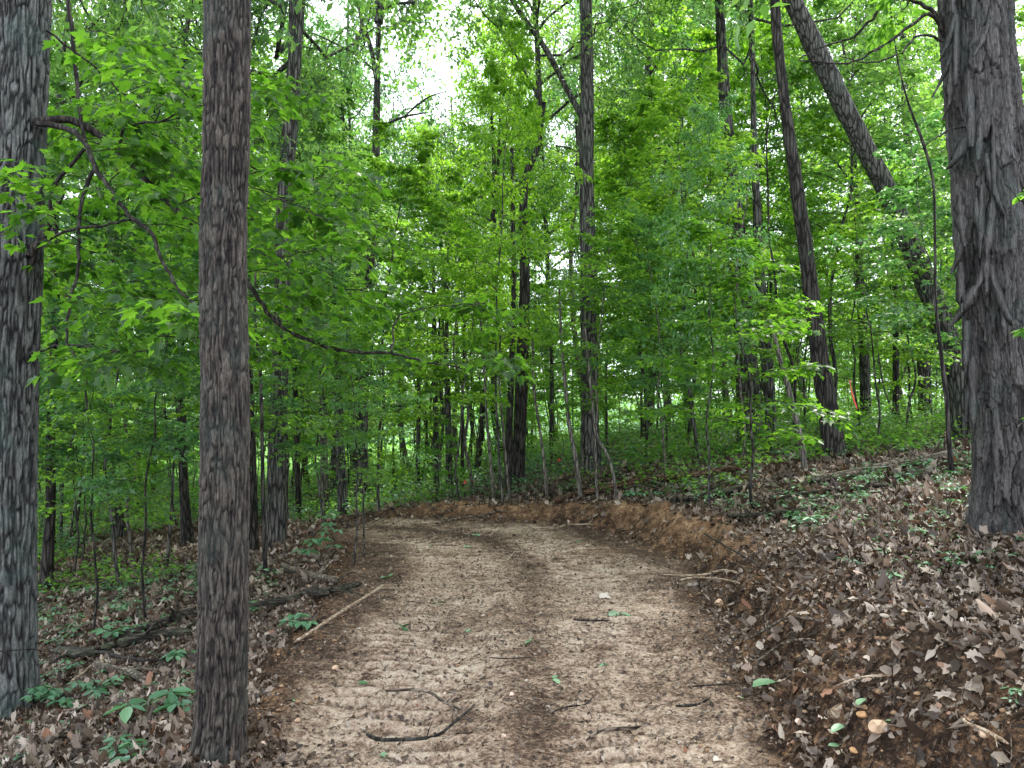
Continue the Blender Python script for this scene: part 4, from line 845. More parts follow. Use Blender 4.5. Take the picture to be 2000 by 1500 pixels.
# ------------------------------------------------------------------ ground litter, debris and cover (nobody could count them)
def view_scatter(n, Y0, Y1, power=1.0, pad=150):
    u = rng.random(n); Y = (Y0**power+u*(Y1**power-Y0**power))**(1/power); px = rng.uniform(-pad, 2000+pad, n); return (px-1000)/F*Y, Y
def gnormal(x, y):
    e = .05; a = ground(x+e, y)-ground(x-e, y); b = ground(x, y+e)-ground(x, y-e); return unit(np.stack([-a/(2*e), -b/(2*e), np.ones_like(a)], -1))
def litter(n, Y0, Y1, kinds, size, power, name, tmean=None):
    x, y = view_scatter(n, Y0, Y1, power); d, sd_, _, _ = trail_d(x, y)
    e = d+(fbm(x*1.3, y*1.3, 0, 9, 3)-.5)*.5
    bankp = np.where(sd_ > 0, sst(.1, .9, e), sst(.05, .6, e))
    bankp = np.where((sd_ > 0) & (d > -.1), np.maximum(bankp*sst(.2, 1.5, e+.7*sst(7, 10, y)), .13), bankp); bankp = np.where(((x < -2.9) & (d > -.2)) | (x < -3.9), np.maximum(bankp, .85), bankp)
    keep = rng.random(n) < np.clip(bankp, .03, 1)*(.55+.6*noise(x*2.2, y*2.2, 0, 55)); x, y = x[keep], y[keep]; n = len(x)
    z = ground(x, y); N = gnormal(x, y); P = np.stack([x, y, z+.006+.02*rng.random(n)], -1)
    N = unit(N+rng.normal(0, .42, (n, 3))); az = rng.random(n)*2*pi; D = np.stack([np.cos(az), np.sin(az), rng.normal(0, .2, n)], -1)
    L = size*(.5+.85*rng.random(n))*np.where(bankp[keep] < .05, .45, 1); parts = []; kk = rng.integers(0, len(kinds), n)
    tn = np.clip(rng.beta(1.7, 2.1, n)+.25*(noise(x*1.5, y*1.5, 0, 66)-.5), 0, 1)
    for j, kd in enumerate(kinds):
        m = kk == j; parts.append(leaf_batch(kd, P[m], D[m], N[m], L[m], fold=.25, tint=tn[m], curls=rng.normal(.25, .7, m.sum()), crumple=.2))
    return parts
def no_rand(matname):      # litter is one object: use the full tint range
    m = M[matname]
    for nd in m.node_tree.nodes:
        if nd.type == 'MATH' and nd.operation == 'MULTIPLY': nd.inputs[1].default_value = 1.0
        if nd.type == 'MATH' and nd.operation == 'MULTIPLY_ADD': nd.inputs[1].default_value = 0.0
for q in ('litter', 'leaf_low', 'leaf_fallen'): no_rand(q)
lp = litter(170000, 2.6, 8, ['oak', 'oak', 'oak_w', 'oval', 'oak_w', 'chip'], .055, 1.6, 'near')+litter(90000, 8, 18, ['oak', 'oak_w', 'maple_s'], .085, 1.8, 'mid')+litter(90000, 2.6, 9, ['chip', 'oval', 'oak'], .032, 1.6, 'bits')+litter(26000, 18, 34, ['maple_s', 'oval'], .15, 1.8, 'far')
for b_, r_ in ((bA, .24), (bB, .13), (bI, .25)):       # leaves drifted against the near trunks
    n_ = 520; az_ = rng.random(n_)*6.28; q_ = r_+.02+.34*rng.random(n_)**1.6; x_, y_ = b_[0]+np.cos(az_)*q_, b_[1]+np.sin(az_)*q_
    P_ = np.stack([x_, y_, ground(x_, y_)+.01+.06*rng.random(n_)*np.exp(-(q_-r_)/.12)], -1); N_n = unit(np.stack([np.cos(az_), np.sin(az_), 1.1+0*az_], -1)+rng.normal(0, .4, (n_, 3))); a2 = rng.random(n_)*6.28
    lp.append(leaf_batch('oak', P_, np.stack([np.cos(a2), np.sin(a2), rng.normal(0, .3, n_)], -1), N_n, .055*(.6+.7*rng.random(n_)), fold=.25, tint=rng.beta(1.5, 2.2, n_), curls=rng.normal(.2, .6, n_), crumple=.18))
tag(link('leaf_litter', leaf_mesh('leaf_litter', lp), M['litter']), 'brown curled dead leaves covering the forest floor on both sides of the trail', kind='stuff')

def debris():
    x, y = view_scatter(52000, 3.0, 15, 1.5); d, sd_, _, _ = trail_d(x, y)
    keep = (d < .9) & (rng.random(len(x)) < np.where(d < 0, .4+.6*noise(x*2, y*2, 0, 88), .8)); x, y = x[keep], y[keep]; n = len(x); z = ground(x, y)
    az = rng.normal(0, 1.0, n); L = .012+.09*rng.random(n)**3; h = rng.normal(0, .12, n)
    D = np.stack([np.cos(az), np.sin(az), h], -1)*L[:, None]
    P0 = np.stack([x, y, z+.003], -1); mid = P0+D*.5+np.stack([-D[:, 1], D[:, 0], D[:, 2]*0], -1)*rng.normal(0, .25, n)[:, None]; mid[:, 2] = ground(mid[:, 0], mid[:, 1])+.004+.01*rng.random(n)
    P = np.stack([P0, mid, P0+D], 1); r = .0007+.0034*rng.random(n)**5
    V, f = tubes(P, np.stack([r, r, r*.6], 1), 3)
    # fine rootlets hanging out of the cut bank
    x, y = view_scatter(9000, 3.0, 14, 1.3); d, sd_, _, _ = trail_d(x, y); k_ = (sd_ > 0) & (d > .0) & (d < 1.1); x, y = x[k_], y[k_]; q0 = np.stack([x, y, ground(x, y)+.004], -1); n_ = len(x)
    dd = unit(rng.normal(0, 1, (n_, 3))*np.array([1, 1, .15])+np.array([-.5, 0, 0])); ll = .05+.35*rng.random(n_)**2; PR = bend(q0, dd, ll, 6, rng, 0, 0, .9)
    PR[..., 2] = ground(PR[..., 0], PR[..., 1])+.004+.03*np.sin(np.linspace(0, pi, 6))[None]*rng.random((n_, 1)); rr = .0008+.0022*rng.random(n_)**3
    V2, f2 = tubes(PR, rr[:, None]*np.linspace(1, .4, 6)[None], 3)
    tag(link('bank_rootlets', mesh('rootlets', V2, f2), M['deadwood']), 'fine broken rootlets sticking out of the cut right bank', kind='stuff')
    me = mesh('debris', V, f); o = link('wood_debris', me, M['deadwood']); tag(o, 'fine broken twigs and bark bits trodden into the trail', kind='stuff')
    x, y = view_scatter(110000, 3.0, 15, 1.4); d, sd_, _, _ = trail_d(x, y); keep = (d < .8) & (rng.random(len(x)) < .25+.75*sst(.4, .65, noise(x*1.7, y*1.7, 0, 91))); x, y = x[keep], y[keep]; n = len(x)
    P = np.stack([x, y, ground(x, y)+.003], -1); N = unit(UP+rng.normal(0, .35, (n, 3))); az = rng.random(n)*6.28; D = np.stack([np.cos(az), np.sin(az), 0*az], -1)
    b = leaf_batch('chip', P, D, N, .005+.030*rng.random(n)**3, fold=.15, crumple=.1, tint=np.clip(rng.beta(1.2, 2.0, n), 0, 1), curls=rng.normal(0, .3, n))
    tag(link('leaf_fragments', leaf_mesh('leaf_fragments', [b]), M['litter']), 'crushed leaf and bark fragments scattered over the trail surface', kind='stuff')
debris()
def clods():
    """crumbs of soil on the bank and along both edges of the trail"""
    n = 9000; x, y = view_scatter(n*4, 3.0, 15, 1.5); d, sd_, _, _ = trail_d(x, y); keep = (d > -.25) & (d < .9) | (rng.random(len(x)) < .04) & (d < 0); x, y = x[keep][:n], y[keep][:n]; n = len(x)
    ico = np.array([(1, 0, 0), (-1, 0, 0), (0, 1, 0), (0, -1, 0), (0, 0, 1), (0, 0, -1), (.6, .6, .5), (-.6, .6, .4), (-.6, -.6, .5), (.6, -.6, .4)], float)
    tri = np.array([(4, 6, 7), (4, 7, 8), (4, 8, 9), (4, 9, 6), (6, 0, 2), (6, 2, 7), (7, 2, 1), (7, 1, 8), (8, 1, 3), (8, 3, 9), (9, 3, 0), (9, 0, 6), (5, 2, 0), (5, 1, 2), (5, 3, 1), (5, 0, 3)])
    V = ico[None]*(1+rng.normal(0, .18, (n, 10, 3))); r = .004+.017*rng.random(n)**3.5; V = V*r[:, None, None]*np.array([1, 1, .7]); V += np.stack([x, y, ground(x, y)+r*.2], -1)[:, None]
    f = (tri[None]+(np.arange(n)*10)[:, None, None]).reshape(-1, 3)
    m, nn, o = newmat('crumbled clay'); a = N_(nn, 'ShaderNodeAttribute', attribute_name='tint'); r_ = ramp(nn, [(0, (.04, .024, .015)), (.5, (.13, .075, .04)), (1, (.32, .2, .11))], a.outputs['Fac'])
    p = N_(nn, 'ShaderNodeBsdfPrincipled', Roughness=1.0); nn.links.new(r_.outputs['Color'], p.inputs['Base Color']); nn.links.new(p.outputs[0], o.inputs['Surface'])
    tag(link('soil_crumbs', mesh('soil_crumbs', V.reshape(-1, 3), f, attrs={'tint': np.repeat(rng.random(n), 10)}), m), 'orange and brown crumbs of soil along the cut bank', kind='stuff')
clods()
def cover():
    """low green plants, thick beyond the litter"""
    g = []
    for (n, Y0, Y1, size, hgt, thr) in ((2600, 4.5, 9, .035, .06, .5), (6500, 8, 20, .055, .14, .4), (9000, 16, 46, .12, .4, .25)):
        x, y = view_scatter(n, Y0, Y1, 1.6); d, _, _, _ = trail_d(x, y); m = noise(x*.7, y*.7, 0, 99)+.25*noise(x*3, y*3, 0, 98)
        keep = (d > .9) & (m > thr) & ~((x < -1) & (y < 11) & (rng.random(len(x)) < .6)); x, y = x[keep], y[keep]; n = len(x); k = 7
        c = np.stack([x, y, ground(x, y)+hgt*(.25+rng.random(n))], -1); az = (np.arange(k)*2.4)[None]+rng.random((n, 1))*6.28
        D = np.stack([np.cos(az), np.sin(az), rng.normal(-.05, .25, az.shape)], -1); N = unit(UP+rng.normal(0, .3, D.shape))
        L = size*(.6+.8*rng.random((n, k))); P = c[:, None]+D*(L*.35)[..., None]+np.stack([0*az, 0*az, -hgt*.4*rng.random(az.shape)], -1)
        g.append(leaf_batch('oval' if Y0 < 16 else 'oval_s', P.reshape(-1, 3), D.reshape(-1, 3), N.reshape(-1, 3), L.reshape(-1)))
    tag(link('ground_cover', leaf_mesh('ground_cover', g), M['leaf_low']), 'low green seedlings and brush carpeting the floor between the trees', kind='stuff')
cover()

def undergrowth():
    g = []
    x, y = view_scatter(18000, 11.5, 50, 1.4); d, _, _, _ = trail_d(x, y); m = noise(x*.5, y*.5, 0, 101)+.3*noise(x*2, y*2, 0, 102)+.14*(x > 2.5)
    keep = (d > 1.2) & (m > .5); x, y = x[keep], y[keep]; n = len(x); k = 9; h = (.25+.9*rng.random(n)**1.5)*np.clip(y/22, .5, 1.2)
    c = np.stack([x, y, ground(x, y)], -1); az = rng.random((n, k))*6.28; rad = (.05+.22*rng.random((n, k)))*h[:, None]**.5
    P = c[:, None]+np.stack([np.cos(az)*rad, np.sin(az)*rad, h[:, None]*(.35+.65*rng.random((n, k)))], -1)
    D = np.stack([np.cos(az), np.sin(az), rng.normal(-.1, .3, az.shape)], -1); N = unit(UP+rng.normal(0, .4, D.shape)); L = .085*(.6+.8*rng.random((n, k)))
    g.append(leaf_batch('oval_s', P.reshape(-1, 3), D.reshape(-1, 3), N.reshape(-1, 3), L.reshape(-1)))
    tag(link('undergrowth', leaf_mesh('undergrowth', g), M['leaf_under']), 'knee-high leafy undergrowth between the trunks beyond the trail', kind='stuff')
M['leaf_under'] = leaf_material('undergrowth leaf', [(0, (.04, .11, .02)), (.5, (.09, .2, .03)), (1, (.17, .3, .06))], [(0, (.14, .33, .02)), (.5, (.22, .52, .04)), (1, (.4, .72, .08))], .5)
no_rand('leaf_under'); undergrowth()
def far_woodland():
    n = 150000; Y = 54+26*rng.random(n); px = rng.uniform(-250, 2250, n); x = (px-1000)/F*Y; h = rng.random(n)**.8*(7+9*noise(x*.09, Y*.09, 0, 121))
    m = fbm(x*.35, Y*.35, h*.45, 122, 3); k = m > .49; x, Y, h = x[k], Y[k], h[k]; n = len(x)
    P = np.stack([x, Y, ground(x, Y, False)+.2+h], -1); D = unit(rng.normal(0, 1, (n, 3))-np.array([0, 0, .3])); N = unit(rng.normal(0, .6, (n, 3))+UP)
    tag(link('far_woodland', leaf_mesh('far_woodland', [leaf_batch('oval_s', P, D, N, .34*(.6+.8*rng.random(n)))]), M['leaf_under']), 'mass of sunlit green foliage closing the view at the far edge of the wood', kind='stuff')
far_woodland()

# ------------------------------------------------------------------ seedlings one can point at
def plant(px, py, hpx, wpx, n, label, kind='oval', whorl=True, dark=False, nstem=1):
    p = hit(px, py); Y = p[1]; h = hpx*Y/F; r = wpx*Y/F/2; rs = np.random.default_rng(int(px*7+py)); g = Growth(int(px+py))
    t = empty('seedling_plant', p, label, 'plant')
    k = max(5, int(n/2.4)); tips = np.stack([rs.uniform(-r*.7, r*.7, k), rs.uniform(-r*.6, r*.6, k), h*(.45+.55*rs.random(k))], -1)
    for q in tips:
        s = np.linspace(0, 1, 6)[:, None]; P = q[None]*np.concatenate([s**1.3, s**1.3, s**.8], 1); g.w.add(P, np.linspace(.003, .0012, 6), 4)
        m = 5 if whorl else 4; az = np.arange(m)*2*pi/m+rs.random()*6; D = np.stack([np.cos(az), np.sin(az), rs.normal(-.1, .12, m)], -1); N = unit(UP+rs.normal(0, .2, (m, 3)))
        L = np.full(m, r*.45*min(1, (16/n)**.5))*(.7+.4*rs.random(m)); g.leaves(kind, (q[None]+D*.01, D, N, L), tint=np.clip(rs.normal(.2 if dark else .55, .15, m), 0, 1))
    link('stem', g.w.mesh('stem'), M['twig'], t); link('leaves', leaf_mesh('leaves', g.L), M['leaf_low'], t)
for a in [(600, 1228, 22, 110, 16, 'pale green whorled seedling beside the trail edge, right of the trail-edge trunk'),
          (330, 1400, 42, 200, 15, 'broad-leaved seedling spreading its leaves just left of the trail-edge trunk'),
          (245, 1488, 30, 150, 24, 'pale compound-leaved seedling at the bottom edge left of the trail-edge trunk'),
          (150, 1378, 40, 190, 80, 'low clump of small-leaved green plants at the foot of the left-edge maple'),
          (205, 1270, 50, 90, 15, 'dark green whorled seedling on the rotten logs, left of the trail-edge trunk'),
          (258, 1250, 24, 90, 15, 'pale green seedling right of the dark whorled one on the rotten logs'),
          (365, 1290, 24, 90, 18, 'seedling peeping out left of the trail-edge trunk above the curved stick'),
          (135, 1325, 40, 60, 14, 'yellow-green seedling right at the root of the left-edge maple'),
          (505, 1195, 18, 70, 12, 'small green seedling in front of the dark mossy log'),
          (625, 1110, 60, 100, 20, 'green seedling clump left of the saplings at the trail bend'),
          (655, 1075, 70, 80, 20, 'bright leafy bush at the very foot of the sapling clump at the bend'),
          (1745, 1140, 22, 80, 14, 'green seedling in the litter below the shaggy hickory'),
          (1590, 1030, 26, 80, 14, 'green seedling behind the low hump of dirt on the right slope'),
          (1850, 1010, 70, 70, 14, 'fresh green plant at the left foot of the shaggy hickory'),
          (1975, 985, 60, 90, 20, 'small-leaved plant in front of the root of the shaggy hickory'),
          (1990, 1395, 40, 60, 10, 'bright green leaves at the right edge near the bottom corner'),
          (1660, 1112, 16, 70, 12, 'small bright seedling in the leaves above the dark trail bank'),
          (1700, 960, 40, 60, 12, 'grey-green seedling by the weathered log on the right'),
          (1240, 985, 26, 60, 14, 'grey-green plant on the lip of the bank right of the rotten log')]:
    plant(*a)

# ------------------------------------------------------------------ fallen wood
def branch(name, cat, label, pts, w, mat='deadwood', lift=None, sides=8, raised=0, snags=0, flat=1.0):
    P = np.array([hit(a, b) for a, b in pts]); Y = P[:, 1].mean(); r0, r1 = w[0]*Y/F/2, w[1]*Y/F/2
    m = max(8, int(np.linalg.norm(np.diff(P, axis=0), axis=1).sum()/.05)); m = min(m, 90)
    Q = resample(np.concatenate([P, np.zeros((len(P), 1))], 1), m)[:, :3]; r = np.linspace(r0, r1, m); Q[:, 2] = np.maximum(Q[:, 2], ground(Q[:, 0], Q[:, 1]))+r*.6+.04+raised*np.sin(np.linspace(0, pi, m))
    if len(pts) > 2 or m > 12: Q[:, 2] = np.convolve(np.pad(Q[:, 2], 3, 'edge'), np.ones(7)/7, 'valid')
    base = Q[0].copy(); rs = np.random.default_rng(int(pts[0][0]*3+pts[0][1])); th = np.arange(sides)*2*pi/sides
    T_, A, B = frames(Q[None]); s = np.arange(m)
    RR = r[:, None]*(1+.35*(noise(np.cos(th)[None]*2+base[0]*9, np.sin(th)[None]*2, s[:, None]*.13, 5)-.5)); RR[0] *= .55; RR[-1] *= .5
    V = (Q-base)[:, None]+RR[..., None]*(np.cos(th)[None, :, None]*A[0][:, None]+np.sin(th)[None, :, None]*B[0][:, None]*flat)
    i = np.arange(m*sides).reshape(m, sides); a, b = i[:-1], i[1:]; f = np.stack([a, np.roll(a, -1, 1), np.roll(b, -1, 1), b], -1).reshape(-1, 4)
    V = V.reshape(-1, 3); V = np.vstack([V, (Q[0]-base)[None], (Q[-1]-base)[None]]); n = m*sides
    loops = list(f.reshape(-1)); tot = [4]*len(f)
    for k in range(sides): loops += [n, (k+1) % sides, k]; tot.append(3)
    for k in range(sides): loops += [n+1, (m-1)*sides+k, (m-1)*sides+(k+1) % sides]; tot.append(3)
    wd = Wood(); wd.V.append(V); n0 = len(V)
    for j in range(snags):
        k = rs.integers(m//5, m-2); d = unit(T_[0, k]*.5+rs.normal(0, .6, 3)+UP*.25); L = r0*rs.uniform(4, 14); tt = np.linspace(0, 1, 5)[:, None]
        v, ff = tubes(((Q[k]-base)[None]+d[None]*tt*L+UP[None]*(-.3*L*tt**2))[None], np.linspace(r[k]*.45, r[k]*.15, 5)[None], 5)
        wd.V.append(v); loops += list((ff+n0).reshape(-1)); tot += [4]*len(ff); n0 += len(v)
    o = link(name, mesh(name, np.concatenate(wd.V), loops=loops, tot=tot, smooth=True), M[mat], None, base); return tag(o, label, cat)
LOGS = [
 ('fallen_log', 'log', 'dark mossy log lying behind the trail-edge trunk and running right to the dirt', [(470, 1205), (520, 1192), (580, 1182), (640, 1168), (705, 1152)], (17, 12), 'moss', 3),
 ('fallen_log', 'log', 'broken brown log slanting down above the mossy log', [(552, 1112), (590, 1128), (625, 1142), (658, 1148)], (10, 13), 'deadwood', 2),
 ('fallen_branch', 'branch', 'dark stick lying left of the broken brown log', [(515, 1122), (560, 1124), (600, 1128)], (7, 5), 'moss', 1),
 ('fallen_pole', 'branch', 'long pale barkless pole lying along the left edge of the trail', [(575, 1268), (640, 1225), (700, 1186), (748, 1155)], (5, 7), 'palewood', 0),
 ('fallen_branch', 'branch', 'grey curved branch right of the trail-edge trunk, under the pale seedling', [(510, 1276), (540, 1258), (562, 1240), (572, 1225)], (6, 4), 'deadwood', 1),
 ('fallen_log', 'log', 'upper dark rotten log in the hollow left of the trail-edge trunk', [(230, 1262), (280, 1245), (330, 1228), (385, 1212)], (18, 22), 'moss', 3),
 ('fallen_log', 'log', 'lower dark rotten log in the hollow left of the trail-edge trunk', [(110, 1285), (180, 1290), (240, 1272), (300, 1256), (375, 1250)], (18, 18), 'moss', 3),
 ('fallen_branch', 'branch', 'long thin curved dark stick arching over the litter between the near trunks', [(112, 1275), (160, 1284), (200, 1293), (250, 1303), (300, 1306), (340, 1298), (372, 1286)], (7, 6), 'twig', 3),
 ('fallen_log', 'log', 'smooth grey log piece lying below the curved dark stick', [(182, 1316), (220, 1322), (255, 1330), (284, 1345)], (16, 15), 'deadwood', 1),
 ('fallen_branch', 'branch', 'short pale stick crossing the end of the smooth grey log piece', [(138, 1342), (160, 1328), (180, 1310)], (6, 5), 'palewood', 0),
 ('fallen_branch', 'branch', 'short upright pale stub under the dark whorled seedling', [(198, 1312), (199, 1290), (200, 1272)], (7, 6), 'palewood', 0),
 ('fallen_branch', 'branch', 'dead grey stick with a black broken end at the lower left', [(100, 1465), (115, 1448), (135, 1432)], (12, 6), 'deadwood', 0),
 ('fallen_branch', 'branch', 'thin diagonal twig above the dead grey stick at the lower left', [(135, 1412), (170, 1388), (205, 1368)], (4, 2), 'twig', 1),
 ('fallen_log', 'log', 'rotten orange log along the lip of the bank right of centre', [(1085, 988), (1120, 976), (1165, 965), (1220, 955), (1280, 945), (1340, 938)], (11, 13), 'rotten', 4),
 ('fallen_log', 'log', 'dark log continuing the rotten one to the right', [(1345, 940), (1400, 930), (1450, 920), (1505, 908)], (14, 12), 'rotten', 3),
 ('fallen_log', 'log', 'weathered grey log running up to the shaggy hickory', [(1585, 948), (1640, 940), (1700, 928), (1760, 918), (1820, 908), (1870, 900)], (16, 20), 'deadwood', 4),
 ('fallen_log', 'log', 'dark half-buried log below the rotten orange log', [(1310, 988), (1370, 980), (1420, 970), (1475, 956)], (13, 14), 'moss', 2),
 ('fallen_branch', 'branch', 'mossy branch in the litter behind the low hump of dirt', [(1420, 1018), (1480, 1016), (1530, 1012), (1590, 1006)], (9, 10), 'moss', 2),
 ('fallen_branch', 'branch', 'thin grey branch right of the dark-leaved small maple', [(1560, 985), (1620, 978), (1680, 985)], (4, 3), 'deadwood', 2),
 ('fallen_log', 'log', 'thin dark log crossing the right slope below the weathered grey log', [(1500, 985), (1580, 972), (1660, 966), (1730, 958)], (7, 6), 'moss', 2),
 ('fallen_branch', 'branch', 'pale branch lying in the brush left of the rotten orange log', [(1215, 925), (1270, 915), (1330, 905), (1385, 908)], (4, 4), 'deadwood', 3),
 ('fallen_branch', 'branch', 'brown branch on the floor behind the fallen logs left of the trail', [(150, 1180), (240, 1150), (300, 1136), (375, 1125)], (5, 6), 'moss', 2),
 ('fallen_branch', 'branch', 'long bow-shaped dark stick at the bottom centre of the trail', [(716, 1462), (745, 1470), (780, 1478), (820, 1478), (850, 1468), (880, 1448), (905, 1422), (924, 1400)], (8, 4), 'twig', 2),
 ('fallen_branch', 'branch', 'brown stick on the trail above the bow-shaped one', [(752, 1368), (790, 1372), (830, 1380), (862, 1392), (900, 1412)], (6, 5), 'deadwood', 2),
 ('fallen_branch', 'branch', 'thin looped root left of the brown stick on the trail', [(722, 1412), (748, 1396), (756, 1375), (750, 1350), (728, 1335)], (3, 3), 'palewood', 0),
 ('fallen_branch', 'branch', 'long thin root trailing down to the left of the trail sticks', [(655, 1440), (690, 1412), (702, 1385), (720, 1370), (760, 1362), (810, 1358)], (3, 3), 'palewood', 1),
 ('wood_slab', 'wood', 'flat split slab of grey wood at the bottom right of the trail', [(1145, 1470), (1175, 1456), (1210, 1445), (1240, 1438), (1270, 1436)], (9, 8), 'deadwood', 0),
 ('fallen_branch', 'branch', 'forked twig on the trail right of the middle', [(1082, 1408), (1110, 1402), (1138, 1395), (1160, 1378)], (4, 3), 'twig', 2),
 ('fallen_branch', 'branch', 'curved stick with a curled leaf at the right side of the trail', [(1320, 1398), (1350, 1400), (1372, 1392), (1388, 1378)], (6, 4), 'twig', 1),
 ('fallen_branch', 'branch', 'short dark stick near the right trail edge, above the curved one', [(1352, 1358), (1400, 1352), (1445, 1350)], (3, 3), 'twig', 1),
 ('fallen_branch', 'branch', 'grey arching stick rising from the trail edge over the big green leaf', [(1470, 1352), (1485, 1325), (1510, 1300), (1545, 1280), (1592, 1268)], (6, 5), 'deadwood', 1),
 ('fallen_branch', 'branch', 'long thin stick reaching left down the bank above the arching one', [(1450, 1270), (1500, 1252), (1550, 1235), (1600, 1232)], (5, 5), 'deadwood', 3),
 ('fallen_branch', 'branch', 'upright broken stick between the chunk of wood and the pale stone', [(1650, 1470), (1664, 1430), (1668, 1395), (1664, 1340)], (5, 4), 'deadwood', 1),
 ('fallen_branch', 'branch', 'horizontal root sticking from the bank above the pale stone', [(1630, 1372), (1670, 1352), (1700, 1345), (1740, 1342)], (4, 4), 'palewood', 1),
 ('fallen_branch', 'branch', 'bent pale root in the bottom right corner', [(1880, 1432), (1890, 1450), (1930, 1470), (1970, 1482)], (7, 8), 'palewood', 1),
 ('root', 'root', 'upper bare root lying across the orange bank', [(1290, 1132), (1340, 1135), (1390, 1132), (1440, 1130)], (4, 5), 'palewood', 1),
 ('root', 'root', 'lower bare root lying across the orange bank', [(1300, 1150), (1350, 1138), (1400, 1142), (1445, 1152)], (3, 4), 'palewood', 1),
 ('root', 'root', 'dark root running down the bank from the low hump', [(1375, 1055), (1410, 1075), (1450, 1098), (1480, 1120)], (4, 3), 'twig', 1),
 ('fallen_branch', 'branch', 'dark twig across the trail right of the debris pile', [(1120, 1222), (1150, 1224), (1192, 1224)], (5, 3), 'twig', 2),
 ('fallen_branch', 'branch', 'thin twig lying straight across the middle of the trail', [(955, 1298), (990, 1300), (1040, 1299)], (3, 2), 'twig', 1),
 ('fallen_branch', 'branch', 'two-pronged pale splinter standing in the far middle of the trail', [(990, 1105), (998, 1095), (1005, 1085)], (4, 2), 'palewood', 1),
 ('fallen_branch', 'branch', 'brown peg of wood on the left half of the trail', [(800, 1316), (815, 1308), (828, 1300)], (7, 6), 'palewood', 0),
 ('root', 'root', 'long root along the foot of the far bank, left part', [(850, 1030), (900, 1018), (950, 1012), (990, 1008)], (4, 4), 'deadwood', 1),
 ('root', 'root', 'long root along the foot of the far bank, right part', [(1040, 1040), (1085, 1038), (1110, 1032), (1160, 1030)], (4, 3), 'palewood', 1),
]
for (nm, ct, lb, pts, w, mt, sn) in LOGS: branch(nm, ct, lb, pts, w, mt, snags=sn, flat=.45 if nm == 'wood_slab' else 1.0, raised=.03 if 'arch' in lb or 'bow' in lb else 0)
# vine round the left maple
q = np.array([at(a, b, 5.76) for a, b in [(0, 1272), (30, 1270), (64, 1268)]]+[at(112, 1276, 5.9)]); wv = Wood(); wv.add(q-q[0], np.full(4, .005), 5)
tag(link('vine', wv.mesh('vine'), M['twig'], None, q[0]), 'thin dark vine crossing the foot of the left-edge maple', 'vine')

# ------------------------------------------------------------------ stones
def stone(px, py, wpx, label, col, seed, asp=.7):
    p = hit(px, py); r = wpx*p[1]/F/2; rs = np.random.default_rng(seed)
    me = bpy.data.meshes.new('stone'); import bmesh
    bm = bmesh.new(); bmesh.ops.create_icosphere(bm, subdivisions=4, radius=1)
    V = np.array([v.co[:] for v in bm.verts])
    for k in range(9):                       # knock flat facets off the lump
        n = unit(rs.normal(0, 1, 3)); h = rs.uniform(.55, .85); d = V@n; V = V-np.where(d > h, d-h, 0)[:, None]*n[None]
    V *= 1+.10*(fbm(V[:, 0]*2.5+seed, V[:, 1]*2.5, V[:, 2]*2.5, seed, 4)-.5)[:, None]
    V *= np.array([1.15, .9, asp])*r
    for v, c in zip(bm.verts, V): v.co = c
    bm.to_mesh(me); bm.free()
    o = link('stone', me, STM[col], None, (p[0], p[1], p[2]+r*asp*.35)); o.rotation_euler = (0, 0, rs.random()*6); tag(o, label, 'stone')
STM = {}
for nm_, c0, c1 in (('tan', (.33, .2, .11), (.62, .45, .3)), ('pink', (.42, .27, .19), (.66, .5, .4)), ('ochre', (.3, .15, .06), (.5, .3, .14))):
    m, n, o = newmat(nm_+' stone'); tc = n.nodes.new('ShaderNodeTexCoord'); q = N_(n, 'ShaderNodeTexNoise', Scale=30., Detail=8., Roughness=.7); n.links.new(tc.outputs['Object'], q.inputs['Vector'])
    r = ramp(n, [(.3, c0), (.65, c1)], q.outputs['Fac']); p = N_(n, 'ShaderNodeBsdfPrincipled', Roughness=.9); n.links.new(r.outputs['Color'], p.inputs['Base Color'])
    b = N_(n, 'ShaderNodeBump', Strength=.6, Distance=.01); n.links.new(q.outputs['Fac'], b.inputs['Height']); n.links.new(b.outputs[0], p.inputs['Normal']); n.links.new(p.outputs[0], o.inputs['Surface']); STM[nm_] = m
for k, a in enumerate([(1718, 1425, 40, 'pale angular stone beside the upright broken stick', 'tan'), (1405, 1182, 22, 'tan stone on the bank above the right trail edge', 'tan'), (1920, 1438, 24, 'flat tan stone near the bottom right corner', 'tan'),
   (1000, 1362, 13, 'small pinkish stone in the middle of the trail', 'pink'), (983, 1442, 12, 'small pinkish stone low in the middle of the trail', 'pink'), (1560, 1420, 17, 'small stone left of the chunk of wood', 'pink'),
   (1668, 1480, 16, 'round ochre stone at the bottom right below the broken stick', 'ochre'), (1685, 1415, 20, 'ochre lump of clay left of the pale angular stone', 'ochre'), (655, 1308, 14, 'small brown stone on the left edge of the trail', 'tan'),
   (513, 1458, 15, 'small stone right of the foot of the trail-edge trunk', 'pink'), (787, 1352, 16, 'grey-white pebble left of the middle of the trail', 'pink'), (1438, 1272, 14, 'small stone at the right edge of the trail under the bank', 'pink'), (580, 1412, 12, 'tiny stone on the dirt shoulder right of the trail-edge trunk', 'tan'),
   (1255, 1340, 8, 'tiny greenish-tan pebble on the right of the trail', 'tan'), (870, 1356, 9, 'tiny pebble above the brown stick on the trail', 'pink')]): stone(*a, 300+k)
